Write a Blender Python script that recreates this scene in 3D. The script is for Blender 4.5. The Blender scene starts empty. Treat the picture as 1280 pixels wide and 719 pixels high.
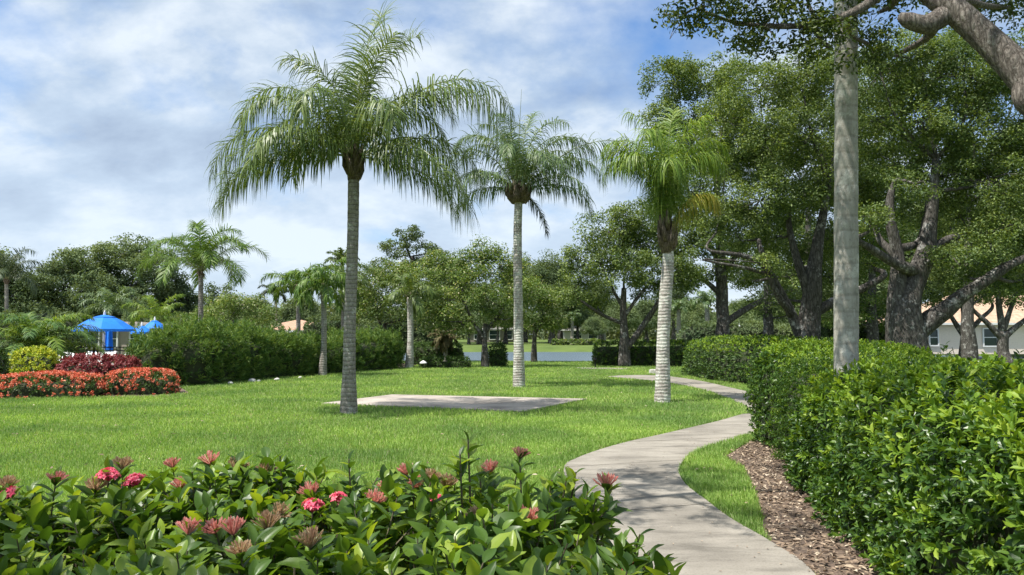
import bpy, math
import numpy as np
from mathutils import Vector
rng = np.random.default_rng(11)
SC = bpy.context.scene
COL = SC.collection
PI = math.pi

# ------------------------------------------------------------------ camera
W0, H0, FPX, HOR = 1280.0, 719.0, 950.0, 418.0
EYE = 1.6
PITCH = math.atan((HOR - H0 / 2) / FPX)
cam_d = bpy.data.cameras.new("camera"); cam = bpy.data.objects.new("camera", cam_d); COL.objects.link(cam)
cam_d.sensor_width = 36; cam_d.lens = FPX / W0 * 36
cam.location = (0, 0, EYE); cam.rotation_euler = (PI / 2 + PITCH, 0, 0)
cam_d.clip_start = 0.05; cam_d.clip_end = 4000
SC.camera = cam

def ray(px, py):
    u = (px - W0 / 2) / FPX; v = (H0 / 2 - py) / FPX
    c, s = math.cos(PITCH), math.sin(PITCH)
    return np.array([u, c - s * v, s + c * v])
def G(px, py, z=0.0):
    """where the sight line through a photo pixel meets height z"""
    r = ray(px, py); t = (z - EYE) / r[2]
    return np.array([r[0] * t, r[1] * t, z])
def P(px, py, d):
    """point at forward distance d on that sight line"""
    r = ray(px, py); t = d / r[1]
    return np.array([r[0] * t, d, EYE + r[2] * t])

# ------------------------------------------------------------------ maths
_T = np.random.default_rng(5).random((32, 32, 32))
def vn(p, sc=1.0, off=0.0):
    q = np.asarray(p, float) * sc + off + 1000.0
    i = np.floor(q).astype(int); f = q - i; f = f * f * (3 - 2 * f)
    r = 0
    for a in (0, 1):
        for b in (0, 1):
            for c in (0, 1):
                w = (f[:, 0] if a else 1 - f[:, 0]) * (f[:, 1] if b else 1 - f[:, 1]) * (f[:, 2] if c else 1 - f[:, 2])
                r = r + w * _T[(i[:, 0] + a) % 32, (i[:, 1] + b) % 32, (i[:, 2] + c) % 32]
    return r * 2 - 1
def nrm(v):
    v = np.asarray(v, float)
    return v / np.maximum(np.linalg.norm(v, axis=-1, keepdims=True), 1e-9)
def inpoly(x, y, poly):
    poly = np.asarray(poly)[:, :2]; r = np.zeros(len(x), bool); j = len(poly) - 1
    for i in range(len(poly)):
        xi, yi = poly[i]; xj, yj = poly[j]
        c = ((yi > y) != (yj > y)) & (x < (xj - xi) * (y - yi) / (yj - yi + 1e-12) + xi)
        r ^= c; j = i
    return r
def smooth_line(pts, n):
    """Catmull-Rom resample"""
    p = np.asarray(pts, float); p = np.vstack([2 * p[0] - p[1], p, 2 * p[-1] - p[-2]])
    out = []
    m = len(p) - 3
    for t in np.linspace(0, m - 1e-6, n):
        i = int(t); f = t - i; a, b, c, d = p[i:i + 4]
        out.append(0.5 * (2 * b + (c - a) * f + (2 * a - 5 * b + 4 * c - d) * f * f + (3 * b - a - 3 * c + d) * f ** 3))
    return np.array(out)

# ------------------------------------------------------------------ meshes
class Geo:
    def __init__(s): s.V = []; s.F = []; s.n = 0
    def add(s, V, F, m=0):
        V = np.asarray(V, float).reshape(-1, 3)
        if not isinstance(F, list): F = [F]
        for f in F:
            f = np.asarray(f, int)
            if len(f): s.F.append((f + s.n, m))
        s.V.append(V); s.n += len(V)
        return s
    def box(s, c, d, m=0, rz=0.0):
        x, y, z = np.array(d) / 2
        v = np.array([[-x, -y, -z], [x, -y, -z], [x, y, -z], [-x, y, -z], [-x, -y, z], [x, -y, z], [x, y, z], [-x, y, z]])
        if rz:
            cc, ss = math.cos(rz), math.sin(rz)
            v = v @ np.array([[cc, ss, 0], [-ss, cc, 0], [0, 0, 1]])
        return s.add(v + np.array(c), np.array([[0, 3, 2, 1], [4, 5, 6, 7], [0, 1, 5, 4], [1, 2, 6, 5], [2, 3, 7, 6], [3, 0, 4, 7]]), m)
    def tube(s, pts, rad, sides=8, m=0, wob=0.0):
        v, f = tube(pts, rad, sides, wob); return s.add(v, f, m)
    def build(s, name, mats, parent=None, origin=(0, 0, 0), smooth=False):
        V = np.vstack(s.V) - np.array(origin)
        me = bpy.data.meshes.new(name)
        me.vertices.add(len(V)); me.vertices.foreach_set("co", V.astype(np.float32).ravel())
        tot = sum(f.size for f, _ in s.F); npoly = sum(len(f) for f, _ in s.F)
        me.loops.add(tot); me.polygons.add(npoly)
        me.loops.foreach_set("vertex_index", np.concatenate([f.ravel() for f, _ in s.F]).astype(np.int32))
        sizes = np.concatenate([np.full(len(f), f.shape[1]) for f, _ in s.F])
        me.polygons.foreach_set("loop_start", (np.cumsum(sizes) - sizes).astype(np.int32))
        me.polygons.foreach_set("material_index", np.concatenate([np.full(len(f), m) for f, m in s.F]).astype(np.int32))
        me.polygons.foreach_set("use_smooth", np.full(npoly, bool(smooth)))
        me.update(calc_edges=True)
        for m in (mats if isinstance(mats, (list, tuple)) else [mats]): me.materials.append(m)
        o = bpy.data.objects.new(name, me); COL.objects.link(o)
        if parent is not None: o.parent = parent
        return o
def tube(pts, rad, sides=8, wob=0.0):
    pts = np.asarray(pts, float); k = len(pts); rad = np.broadcast_to(np.asarray(rad, float), (k,))
    T = nrm(np.gradient(pts, axis=0))
    ref = np.array([0, 0, 1.0]) if abs(T[0][2]) < 0.8 else np.array([1.0, 0, 0])
    u = nrm(np.cross(T[0], ref)); us = []
    for t in T:
        u = nrm(u - t * np.dot(u, t)); us.append(u)
    us = np.array(us); vs = np.cross(T, us)
    a = np.linspace(0, 2 * PI, sides, endpoint=False)
    V = pts[:, None] + rad[:, None, None] * (np.cos(a)[None, :, None] * us[:, None] + np.sin(a)[None, :, None] * vs[:, None])
    if wob:
        q = V.reshape(-1, 3); d = q - np.repeat(pts, sides, 0)
        V = (np.repeat(pts, sides, 0) + d * (1 + wob * vn(q * np.array([1, 1, .5]), 1.6 / max(rad.max(), .05) * .6)[:, None])).reshape(V.shape)
    F = []
    i = np.arange(k - 1)[:, None] * sides; j = np.arange(sides)[None]; j2 = (j + 1) % sides
    Q = np.stack([i + j, i + j2, i + sides + j2, i + sides + j], -1).reshape(-1, 4)
    V = np.vstack([V.reshape(-1, 3), pts[:1], pts[-1:]])
    j = np.arange(sides); n0 = k * sides
    C = np.vstack([np.stack([(j + 1) % sides, j, np.full(sides, n0)], -1), np.stack([(k - 1) * sides + j, (k - 1) * sides + (j + 1) % sides, np.full(sides, n0 + 1)], -1)])
    return V, [Q, C]
# leaf templates: (verts: along, across, up), faces
DIA = (np.array([[0, 0, 0], [.45, .5, .06], [1, 0, -.06], [.45, -.5, .06]]), [np.array([[0, 1, 2, 3]])])
LEAF6 = (np.array([[0, 0, 0], [.35, .48, .09], [.75, .36, .05], [1, 0, -.12], [.75, -.36, .05], [.35, -.48, .09], [.4, 0, .01], [.75, 0, -.03]]),
         [np.array([[0, 6, 1], [3, 2, 7], [3, 7, 4], [0, 5, 6]]), np.array([[1, 6, 7, 2], [6, 5, 4, 7]])])
def _fine():
    xs = [0, .12, .3, .5, .7, .88, 1]; ws = [.04, .27, .46, .5, .4, .2, 0]
    v = []; 
    for x, w in zip(xs, ws):
        zc = -.22 * (x - .2) ** 2
        for a in (-1, -.5, 0, .5, 1): v.append([x, a * w, zc + .17 * abs(a) * w + (.02 * math.sin(x * 19) if abs(a) == 1 else 0)])
    q = []
    for i in range(len(xs) - 1):
        for j in range(4): b = i * 5 + j; q.append([b, b + 5, b + 6, b + 1])
    return np.array(v), [np.array(q)]
FINE = _fine()
STRAP = (np.array([[0, -.5, 0], [0, .5, 0], [.5, -.5, .1], [.5, .5, .1], [1, 0, -.05]]), [np.array([[0, 2, 3, 1]]), np.array([[2, 4, 3]])])
def leaves(geo, C, D, U, L, Wd, tm=DIA, m=0):
    C = np.asarray(C, float); n = len(C)
    if not n: return
    D = nrm(D); S = nrm(np.cross(D, U)); U = np.cross(S, D)
    L = np.broadcast_to(L, (n,)); Wd = np.broadcast_to(Wd, (n,))
    tv, tf = tm; k = len(tv)
    V = C[:, None] + (L[:, None] * tv[:, 0])[..., None] * D[:, None] + (Wd[:, None] * tv[:, 1])[..., None] * S[:, None] + (L[:, None] * tv[:, 2])[..., None] * U[:, None]
    off = (np.arange(n) * k)[:, None, None]
    geo.add(V.reshape(-1, 3), [(f[None] + off).reshape(-1, f.shape[1]) for f in tf], m)
def rdir(n): return nrm(rng.normal(size=(n, 3)))

# ------------------------------------------------------------------ materials
def mat(name):
    m = bpy.data.materials.new(name); m.use_nodes = True
    nt = m.node_tree; nt.nodes.clear(); out = nt.nodes.new("ShaderNodeOutputMaterial")
    b = nt.nodes.new("ShaderNodeBsdfPrincipled"); nt.links.new(b.outputs[0], out.inputs[0])
    return m, nt, b, out
def N(nt, t, **kw):
    n = nt.nodes.new("ShaderNode" + t)
    for k, v in kw.items():
        if k in n.inputs: n.inputs[k].default_value = v
        else: setattr(n, k, v)
    return n
def ramp(nt, fac, stops):
    r = nt.nodes.new("ShaderNodeValToRGB"); nt.links.new(fac, r.inputs[0])
    el = r.color_ramp.elements
    while len(el) < len(stops): el.new(0.5)
    for e, (p, c) in zip(el, stops):
        e.position = p; e.color = (*c, 1) if len(c) == 3 else c
    return r.outputs[0]
def mixc(nt, fac, a, b, mode="MIX"):
    n = nt.nodes.new("ShaderNodeMix"); n.data_type = "RGBA"; n.blend_type = mode
    for s, v in ((n.inputs[0], fac), (n.inputs[6], a), (n.inputs[7], b)):
        if hasattr(v, "node"): nt.links.new(v, s)
        else: s.default_value = v if isinstance(v, (int, float)) else (*v, 1)
    return n.outputs[2]
def leafmat(name, stops, rough=.45, trans=.3, spec=.5, tint=(1.25, 1.15, .45), patch=0.0):
    m, nt, b, out = mat(name)
    g = N(nt, "NewGeometry")
    c = ramp(nt, g.outputs["Random Per Island"], stops)
    if patch:
        no = N(nt, "TexNoise", Scale=patch, Detail=2.0)
        tc = N(nt, "TexCoord"); nt.links.new(tc.outputs["Object"], no.inputs["Vector"])
        f = ramp(nt, no.outputs[0], [(.35, (.72, .76, .8)), (.65, (1.3, 1.2, 1.05))])
        c = mixc(nt, 1.0, c, f, "MULTIPLY")
    nt.links.new(c, b.inputs["Base Color"])
    b.inputs["Roughness"].default_value = rough; b.inputs["Specular IOR Level"].default_value = spec
    t = N(nt, "BsdfTranslucent"); tc2 = mixc(nt, 1.0, c, tint, "MULTIPLY"); nt.links.new(tc2, t.inputs[0])
    mx = N(nt, "MixShader"); mx.inputs[0].default_value = trans
    nt.links.new(b.outputs[0], mx.inputs[1]); nt.links.new(t.outputs[0], mx.inputs[2]); nt.links.new(mx.outputs[0], out.inputs[0])
    return m
def plain(name, col, rough=.6, metal=0.0, nscale=0, namp=.15, bump=0, spec=.5):
    m, nt, b, out = mat(name)
    b.inputs["Roughness"].default_value = rough; b.inputs["Metallic"].default_value = metal
    b.inputs["Specular IOR Level"].default_value = spec
    if nscale:
        tc = N(nt, "TexCoord"); no = N(nt, "TexNoise", Scale=nscale, Detail=6.0, Roughness=.65)
        nt.links.new(tc.outputs["Object"], no.inputs["Vector"])
        lo = tuple(max(0, c * (1 - namp * 2)) for c in col); hi = tuple(min(1, c * (1 + namp * 2)) for c in col)
        nt.links.new(ramp(nt, no.outputs[0], [(.3, lo), (.7, hi)]), b.inputs["Base Color"])
        if bump:
            bp = N(nt, "Bump", Strength=.6, Distance=bump); nt.links.new(no.outputs[0], bp.inputs["Height"]); nt.links.new(bp.outputs[0], b.inputs["Normal"])
    else: b.inputs["Base Color"].default_value = (*col, 1)
    return m
def barkmat(name, dark, light, patchcol, scale=1.0, patch=.55, dist=.03, ring=0.0, rc=.8):
    m, nt, b, out = mat(name)
    tc = N(nt, "TexCoord"); mp = N(nt, "Mapping"); nt.links.new(tc.outputs["Object"], mp.inputs[0])
    mp.inputs["Scale"].default_value = (scale * 8, scale * 8, scale * 2)
    no = N(nt, "TexNoise", Scale=1.6, Detail=8.0, Roughness=.7, Distortion=.6); nt.links.new(mp.outputs[0], no.inputs["Vector"])
    vo = N(nt, "TexVoronoi", Scale=1.5, feature="DISTANCE_TO_EDGE")
    mix = N(nt, "VectorMath", operation="ADD"); nt.links.new(mp.outputs[0], mix.inputs[0]); nt.links.new(no.outputs["Color"], mix.inputs[1]); nt.links.new(mix.outputs[0], vo.inputs["Vector"])
    c = ramp(nt, no.outputs[0], [(.3, dark), (.7, light)])
    cr = ramp(nt, vo.outputs["Distance"], [(0, (.22, .2, .19)), (.1, (.75, .74, .73)), (.28, (1.1, 1.1, 1.1))])
    if not ring: c = mixc(nt, .75, c, cr, "MULTIPLY")
    n2 = N(nt, "TexNoise", Scale=3.2 * scale, Detail=6.0, Roughness=.75); nt.links.new(tc.outputs["Object"], n2.inputs["Vector"])
    f = ramp(nt, n2.outputs[0], [(patch, (0, 0, 0)), (patch + .08, (1, 1, 1))])
    c = mixc(nt, f, c, patchcol)
    h = vo.outputs["Distance"]
    if ring:
        sx = N(nt, "SeparateXYZ"); nt.links.new(tc.outputs["Object"], sx.inputs[0])
        n3 = N(nt, "TexNoise", Scale=5.0, Detail=3.0); nt.links.new(tc.outputs["Object"], n3.inputs["Vector"])
        m1 = N(nt, "Math", operation="MULTIPLY_ADD"); nt.links.new(n3.outputs[0], m1.inputs[0]); m1.inputs[1].default_value = .09; nt.links.new(sx.outputs[2], m1.inputs[2])
        m2 = N(nt, "Math", operation="MULTIPLY"); nt.links.new(m1.outputs[0], m2.inputs[0]); m2.inputs[1].default_value = ring * 2 * PI
        m3 = N(nt, "Math", operation="SINE"); nt.links.new(m2.outputs[0], m3.inputs[0])
        rg = ramp(nt, m3.outputs[0], [(0.0, (1, 1, 1)), (.75, (.96, .96, .96)), (.97, (.5, .48, .45))])
        c = mixc(nt, rc, c, rg, "MULTIPLY")
        n4 = N(nt, "TexNoise", Scale=26.0, Detail=4.0); nt.links.new(tc.outputs["Object"], n4.inputs["Vector"])
        sp = ramp(nt, n4.outputs[0], [(.36, (.35, .33, .3)), (.46, (1, 1, 1))]); c = mixc(nt, rc * .7, c, sp, "MULTIPLY")
        h = m3.outputs[0]
    ad = N(nt, "Math", operation="MULTIPLY_ADD"); nt.links.new(h, ad.inputs[0]); ad.inputs[1].default_value = .8 if not ring else -.3; nt.links.new(no.outputs[0], ad.inputs[2])
    bp = N(nt, "Bump", Strength=.9, Distance=dist); nt.links.new(ad.outputs[0], bp.inputs["Height"]); nt.links.new(bp.outputs[0], b.inputs["Normal"])
    nt.links.new(c, b.inputs["Base Color"]); b.inputs["Roughness"].default_value = .9; b.inputs["Specular IOR Level"].default_value = .2
    return m

M = {}
M['grass'] = leafmat("grass blades", [(0, (.18, .33, .07)), (.5, (.30, .48, .12)), (.9, (.42, .58, .19)), (1, (.56, .58, .32))], .6, .35, .2, (1.15, 1.15, .4), patch=.45)
M['ixleaf'] = leafmat("ixora leaf", [(0, (.04, .09, .014)), (.45, (.08, .155, .022)), (.78, (.15, .25, .032)), (1, (.32, .41, .05))], .38, .4, .45, (1.5, 1.4, .4))
M['hedgeleaf'] = leafmat("hedge leaf", [(0, (.032, .082, .013)), (.6, (.066, .138, .02)), (1, (.14, .235, .03))], .36, .32, .45, (1.4, 1.3, .4))
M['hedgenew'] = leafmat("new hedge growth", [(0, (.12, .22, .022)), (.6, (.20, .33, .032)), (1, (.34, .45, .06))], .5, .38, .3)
M['hedgedark'] = leafmat("dark hedge leaf", [(0, (.03, .07, .014)), (.7, (.06, .12, .02)), (1, (.12, .19, .03))], .5, .22, .35)
M['oleander'] = leafmat("oleander leaf", [(0, (.05, .115, .03)), (.6, (.09, .18, .04)), (1, (.2, .28, .06))], .55, .28, .3)
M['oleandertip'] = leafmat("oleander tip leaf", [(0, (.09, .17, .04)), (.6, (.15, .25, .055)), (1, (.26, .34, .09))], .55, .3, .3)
M['deadfrond'] = leafmat("dead frond", [(0, (.07, .07, .03)), (1, (.19, .16, .08))], .8, .15, .2)
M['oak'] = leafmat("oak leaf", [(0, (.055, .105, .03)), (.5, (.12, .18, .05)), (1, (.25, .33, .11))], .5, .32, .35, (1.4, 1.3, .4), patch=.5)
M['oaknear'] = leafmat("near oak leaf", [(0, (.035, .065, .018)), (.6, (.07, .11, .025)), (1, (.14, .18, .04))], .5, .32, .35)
M['light'] = leafmat("light tree leaf", [(0, (.085, .15, .035)), (.6, (.15, .235, .055)), (.88, (.24, .32, .09)), (1, (.66, .64, .48))], .55, .34, .3, patch=.5)
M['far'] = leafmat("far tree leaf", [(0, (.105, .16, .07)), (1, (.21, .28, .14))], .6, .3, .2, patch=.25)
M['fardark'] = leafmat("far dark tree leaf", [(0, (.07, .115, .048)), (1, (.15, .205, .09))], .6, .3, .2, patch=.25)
M['palm'] = leafmat("palm leaflet", [(0, (.07, .12, .028)), (.6, (.12, .185, .04)), (1, (.24, .30, .09))], .42, .3, .45)
M['palmblue'] = leafmat("grey green palm leaflet", [(0, (.07, .125, .05)), (.6, (.12, .19, .07)), (1, (.2, .27, .11))], .45, .3, .45)
M['palmbright'] = leafmat("bright palm leaflet", [(0, (.09, .17, .022)), (.6, (.16, .26, .035)), (1, (.30, .38, .07))], .45, .35, .4)
M['palmmid'] = leafmat("mid green palm leaflet", [(0, (.06, .13, .02)), (.6, (.105, .2, .03)), (1, (.22, .31, .06))], .45, .3, .4)
M['palmold'] = leafmat("ageing palm leaflet", [(0, (.18, .22, .03)), (.6, (.30, .32, .05)), (1, (.42, .30, .07))], .5, .35, .3)
M['palmdark'] = leafmat("dark palm leaflet", [(0, (.035, .06, .025)), (1, (.07, .10, .04))], .5, .2, .35)
M['crimson'] = leafmat("crimson leaf", [(0, (.12, .02, .028)), (.6, (.24, .045, .05)), (1, (.42, .15, .13))], .5, .25, .3, (1.2, .6, .5))
M['yellow'] = leafmat("yellow green leaf", [(0, (.16, .26, .02)), (.6, (.38, .46, .04)), (1, (.65, .64, .09))], .5, .35, .3)
M['redflower'] = leafmat("red blossom", [(0, (.55, .09, .045)), (.5, (.76, .19, .10)), (1, (.86, .40, .28))], .6, .2, .2, (1, .7, .5))
M['ixpink'] = leafmat("salmon ixora bud", [(0, (.66, .24, .20)), (.5, (.82, .40, .35)), (1, (.84, .64, .50))], .6, .4, .2, (1, .92, .88))
M['ixhot'] = leafmat("hot pink ixora petal", [(0, (.78, .07, .16)), (.7, (.86, .16, .25)), (1, (.9, .4, .4))], .6, .3, .2, (1, .6, .6))
M['ixold'] = leafmat("faded ixora bud", [(0, (.42, .25, .16)), (.6, (.64, .46, .30)), (1, (.72, .64, .40))], .6, .4, .2, (1, .95, .85))
M['twig'] = plain("hedge inner shade", (.035, .045, .018), .95, nscale=20)  # dark green tone standing in for the shade deep inside shrubs
M['stem'] = plain("shrub stem", (.10, .085, .05), .8, nscale=30)
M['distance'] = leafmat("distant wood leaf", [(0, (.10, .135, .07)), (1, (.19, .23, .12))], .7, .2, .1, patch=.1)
M['rachis'] = plain("palm rachis", (.16, .19, .07), .5, nscale=4)
M['boot'] = barkmat("palm boots", (.09, .07, .05), (.26, .21, .16), (.33, .29, .24), 1.6, .62, .03)
M['palmtrunk'] = barkmat("palm trunk", (.20, .18, .15), (.36, .34, .30), (.50, .50, .45), 1.3, .55, .012, ring=11)
M['palmtrunkwhite'] = barkmat("lichened palm trunk", (.30, .27, .24), (.46, .43, .39), (.60, .60, .53), 1.1, .47, .012, ring=13)
M['palmtrunksmooth'] = barkmat("smooth palm trunk", (.26, .245, .21), (.46, .44, .38), (.56, .55, .49), 1.2, .52, .008, ring=6, rc=.38)
M['oakbark'] = barkmat("oak bark", (.05, .045, .04), (.17, .158, .142), (.36, .35, .325), 1.0, .55, .05)
M['oakbarknear'] = barkmat("near oak bark", (.11, .09, .075), (.46, .41, .36), (.54, .52, .47), 2.4, .6, .07)
M['chips'] = leafmat("mulch chip", [(0, (.10, .07, .05)), (.5, (.24, .175, .125)), (.82, (.42, .325, .23)), (1, (.6, .52, .4))], .85, .0, .2)
M['roof'] = plain("terracotta roof", (.42, .26, .17), .8, nscale=6, namp=.2)
M['blue'] = plain("blue canvas", (.0, .17, .72), .7, nscale=3, namp=.06)
M['white'] = plain("white paint", (.78, .78, .76), .5, nscale=5, namp=.03)
M['black'] = plain("black metal", (.02, .02, .022), .4, .5)
M['stone'] = plain("pale stone", (.6, .58, .53), .8, nscale=14, namp=.1, bump=.01)

# ------------------------------------------------------------------ naming
def tag(o, label=None, cat=None, group=None, kind=None):
    if label: o["label"] = label
    if cat: o["category"] = cat
    if group: o["group"] = group
    if kind: o["kind"] = kind
    return o
def thing(name, loc, label, cat, group=None):
    o = bpy.data.objects.new(name, None); COL.objects.link(o); o.empty_display_size = .3
    o.location = tuple(float(v) for v in loc)
    return tag(o, label, cat, group)
def kids(o): return [c for c in bpy.data.objects if c.parent is o]
def dup(root, loc, rz, sc, label, group=None):
    r = root.copy(); COL.objects.link(r); r.location = tuple(float(v) for v in loc); r.rotation_euler = (0, 0, rz)
    r.scale = (sc, sc, sc) if isinstance(sc, (int, float)) else sc
    r["label"] = label
    if group: r["group"] = group
    for c in kids(root):
        k = c.copy(); COL.objects.link(k); k.parent = r
        for g in kids(c):
            h = g.copy(); COL.objects.link(h); h.parent = k
    return r

# ------------------------------------------------------------------ light and sky
ELEV = math.radians(63); sh = math.radians(30)
sd = Vector((math.cos(sh) * math.cos(ELEV), math.sin(sh) * math.cos(ELEV), -math.sin(ELEV)))
sun_d = bpy.data.lights.new("sun", "SUN"); sun = bpy.data.objects.new("sun", sun_d); COL.objects.link(sun)
sun_d.energy = 5.0; sun_d.angle = math.radians(.53); sun_d.color = (1, .955, .88)
sun.rotation_euler = sd.to_track_quat('-Z', 'Y').to_euler(); sun.location = (-20, -12, 40)
w = bpy.data.worlds.new("World"); SC.world = w; w.use_nodes = True; nt = w.node_tree; nt.nodes.clear()
out = nt.nodes.new("ShaderNodeOutputWorld"); bg = nt.nodes.new("ShaderNodeBackground"); nt.links.new(bg.outputs[0], out.inputs[0])
sky = nt.nodes.new("ShaderNodeTexSky"); sky.sky_type = 'NISHITA'; sky.sun_disc = False
sky.sun_elevation = ELEV; sky.sun_rotation = math.radians(240); sky.air_density = 1.0; sky.dust_density = .6; sky.ozone_density = 1.6
BG = .12
bg.inputs[1].default_value = BG
tc = N(nt, "TexCoord"); sx = N(nt, "SeparateXYZ"); nt.links.new(tc.outputs["Generated"], sx.inputs[0])
def mth(op, a, b=None, c=None, clamp=False):
    n = nt.nodes.new("ShaderNodeMath"); n.operation = op; n.use_clamp = clamp
    for i, v in enumerate((a, b, c)):
        if v is None: continue
        if hasattr(v, "node"): nt.links.new(v, n.inputs[i])
        else: n.inputs[i].default_value = v
    return n.outputs[0]
zc = mth("MAXIMUM", sx.outputs[2], 0.0); den = mth("ADD", zc, .5)
cx = mth("DIVIDE", sx.outputs[0], den); cy = mth("DIVIDE", sx.outputs[1], den)
cb = N(nt, "CombineXYZ"); nt.links.new(cx, cb.inputs[0]); nt.links.new(mth("MULTIPLY", cy, 1.0), cb.inputs[1])
n1 = N(nt, "TexNoise", Scale=1.5, Detail=11.0, Roughness=.55, Distortion=.15); nt.links.new(cb.outputs[0], n1.inputs["Vector"])
mp = N(nt, "Mapping"); mp.inputs["Location"].default_value = (3.3, 1.7, 0); mp.inputs["Scale"].default_value = (1.0, 1.3, 1); nt.links.new(cb.outputs[0], mp.inputs[0])
n2 = N(nt, "TexNoise", Scale=2.6, Detail=11.0, Roughness=.58, Distortion=.1); nt.links.new(mp.outputs[0], n2.inputs["Vector"])
# more cloud to the left and low down, a clear gap high in the middle
dist = mth("SQRT", mth("ADD", mth("POWER", mth("SUBTRACT", sx.outputs[0], .10), 2.0), mth("MULTIPLY", mth("POWER", mth("SUBTRACT", sx.outputs[2], .40), 2.0), 5.0)))
clear = mth("SUBTRACT", 1.0, mth("DIVIDE", dist, .42), clamp=True)
cov = mth("ADD", n1.outputs[0], mth("MULTIPLY", clear, -.22))
cov = mth("ADD", cov, mth("MULTIPLY", mth("SUBTRACT", n2.outputs[0], .5), .25))
mask = mth("DIVIDE", mth("SUBTRACT", cov, .29), .15, clamp=True)
mask = mth("MULTIPLY", mask, .9)
k = .92 / BG
tone = ramp(nt, n2.outputs[0], [(.36, (.27 * k, .34 * k, .45 * k)), (.48, (.41 * k, .50 * k, .61 * k)), (.60, (.66 * k, .72 * k, .77 * k))])
skyc = mixc(nt, 1.0, sky.outputs[0], (.68, .89, 1.1), "MULTIPLY")
lowf = mth('SUBTRACT', 1.0, mth('MULTIPLY', zc, 3.2), clamp=True)
tone = mixc(nt, mth('MULTIPLY', lowf, .55), tone, (.62 * k, .70 * k, .79 * k))
nt.links.new(mixc(nt, mask, skyc, tone), bg.inputs[0])

SC.view_settings.view_transform = 'Standard'; SC.view_settings.look = 'None'; SC.view_settings.gamma = 1
SC.view_settings.exposure = 0.58; SC.view_settings.use_curve_mapping = False
SC.render.engine = 'CYCLES'
cy_ = SC.cycles; cy_.use_denoising = True; cy_.max_bounces = 6; cy_.diffuse_bounces = 3; cy_.glossy_bounces = 2; cy_.transmission_bounces = 3; cy_.transparent_max_bounces = 4
cy_.use_adaptive_sampling = True; cy_.adaptive_threshold = .02; cy_.caustics_reflective = False; cy_.caustics_refractive = False

# ------------------------------------------------------------------ ground
def hgt(x, y):
    # signed: inside the lake basin
    sx_ = (x - 4) / 46.0; sy_ = (y - 72) / 25.0
    r = np.sqrt(sx_ ** 2 + sy_ ** 2)
    t = np.clip((1.08 - r) / .22, 0, 1); t = t * t * (3 - 2 * t)
    z = -1.2 * t
    far = np.clip((y - 100) / 60, 0, 1); return z + .25 * far
xs = np.unique(np.concatenate([np.linspace(-60, 80, 141), np.sign(np.linspace(-1, 1, 61)) * np.abs(np.linspace(-1, 1, 61)) ** 2 * 1500]))
ys = np.unique(np.concatenate([np.linspace(-10, 130, 141), -10 - np.linspace(0, 1, 10) ** 2 * 300, 130 + np.linspace(0, 1, 30) ** 2 * 2500]))
X, Y = np.meshgrid(xs, ys); Z = hgt(X, Y)
nx, ny = len(xs), len(ys)
i = np.arange(ny - 1)[:, None] * nx; j = np.arange(nx - 1)[None]
g = Geo().add(np.stack([X, Y, Z], -1), np.stack([i + j, i + j + 1, i + nx + j + 1, i + nx + j], -1).reshape(-1, 4))
m, nt, b, out = mat("lawn ground")
tc = N(nt, "TexCoord"); a1 = N(nt, "TexNoise", Scale=.35, Detail=5.0, Roughness=.6); a2 = N(nt, "TexNoise", Scale=38.0, Detail=5.0, Roughness=.75)
for q in (a1, a2): nt.links.new(tc.outputs["Object"], q.inputs["Vector"])
c = mixc(nt, .7, ramp(nt, a1.outputs[0], [(.3, (.095, .14, .04)), (.7, (.15, .205, .055))]), ramp(nt, a2.outputs[0], [(.3, (.45, .5, .45)), (.7, (1.3, 1.25, 1.2))]), "MULTIPLY")
nt.links.new(c, b.inputs["Base Color"]); b.inputs["Roughness"].default_value = .9; b.inputs["Specular IOR Level"].default_value = .1
bp = N(nt, "Bump", Strength=.8, Distance=.05); nt.links.new(a2.outputs[0], bp.inputs["Height"]); nt.links.new(bp.outputs[0], b.inputs["Normal"])
tag(g.build("lawn", m, smooth=True), "bright green mown lawn", kind="structure")

m, nt, b, out = mat("lake water")
b.inputs["Base Color"].default_value = (.10, .14, .17, 1); b.inputs["Roughness"].default_value = .3; b.inputs["IOR"].default_value = 1.33; b.inputs["Specular IOR Level"].default_value = 1.0
tc = N(nt, "TexCoord"); mp = N(nt, "Mapping"); mp.inputs["Scale"].default_value = (1, 2.6, 1); nt.links.new(tc.outputs["Object"], mp.inputs[0])
q = N(nt, "TexNoise", Scale=1.6, Detail=5.0, Roughness=.6); nt.links.new(mp.outputs[0], q.inputs["Vector"])
bp = N(nt, "Bump", Strength=.9, Distance=.3); nt.links.new(q.outputs[0], bp.inputs["Height"]); nt.links.new(bp.outputs[0], b.inputs["Normal"])
a = np.linspace(0, 2 * PI, 96, endpoint=False)
g = Geo().add(np.stack([4 + 52 * np.cos(a), 72 + 27 * np.sin(a), np.full(96, -.62)], -1), np.arange(96)[None])
tag(g.build("lake", m), "still blue grey lake beyond the lawn", kind="structure")

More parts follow.
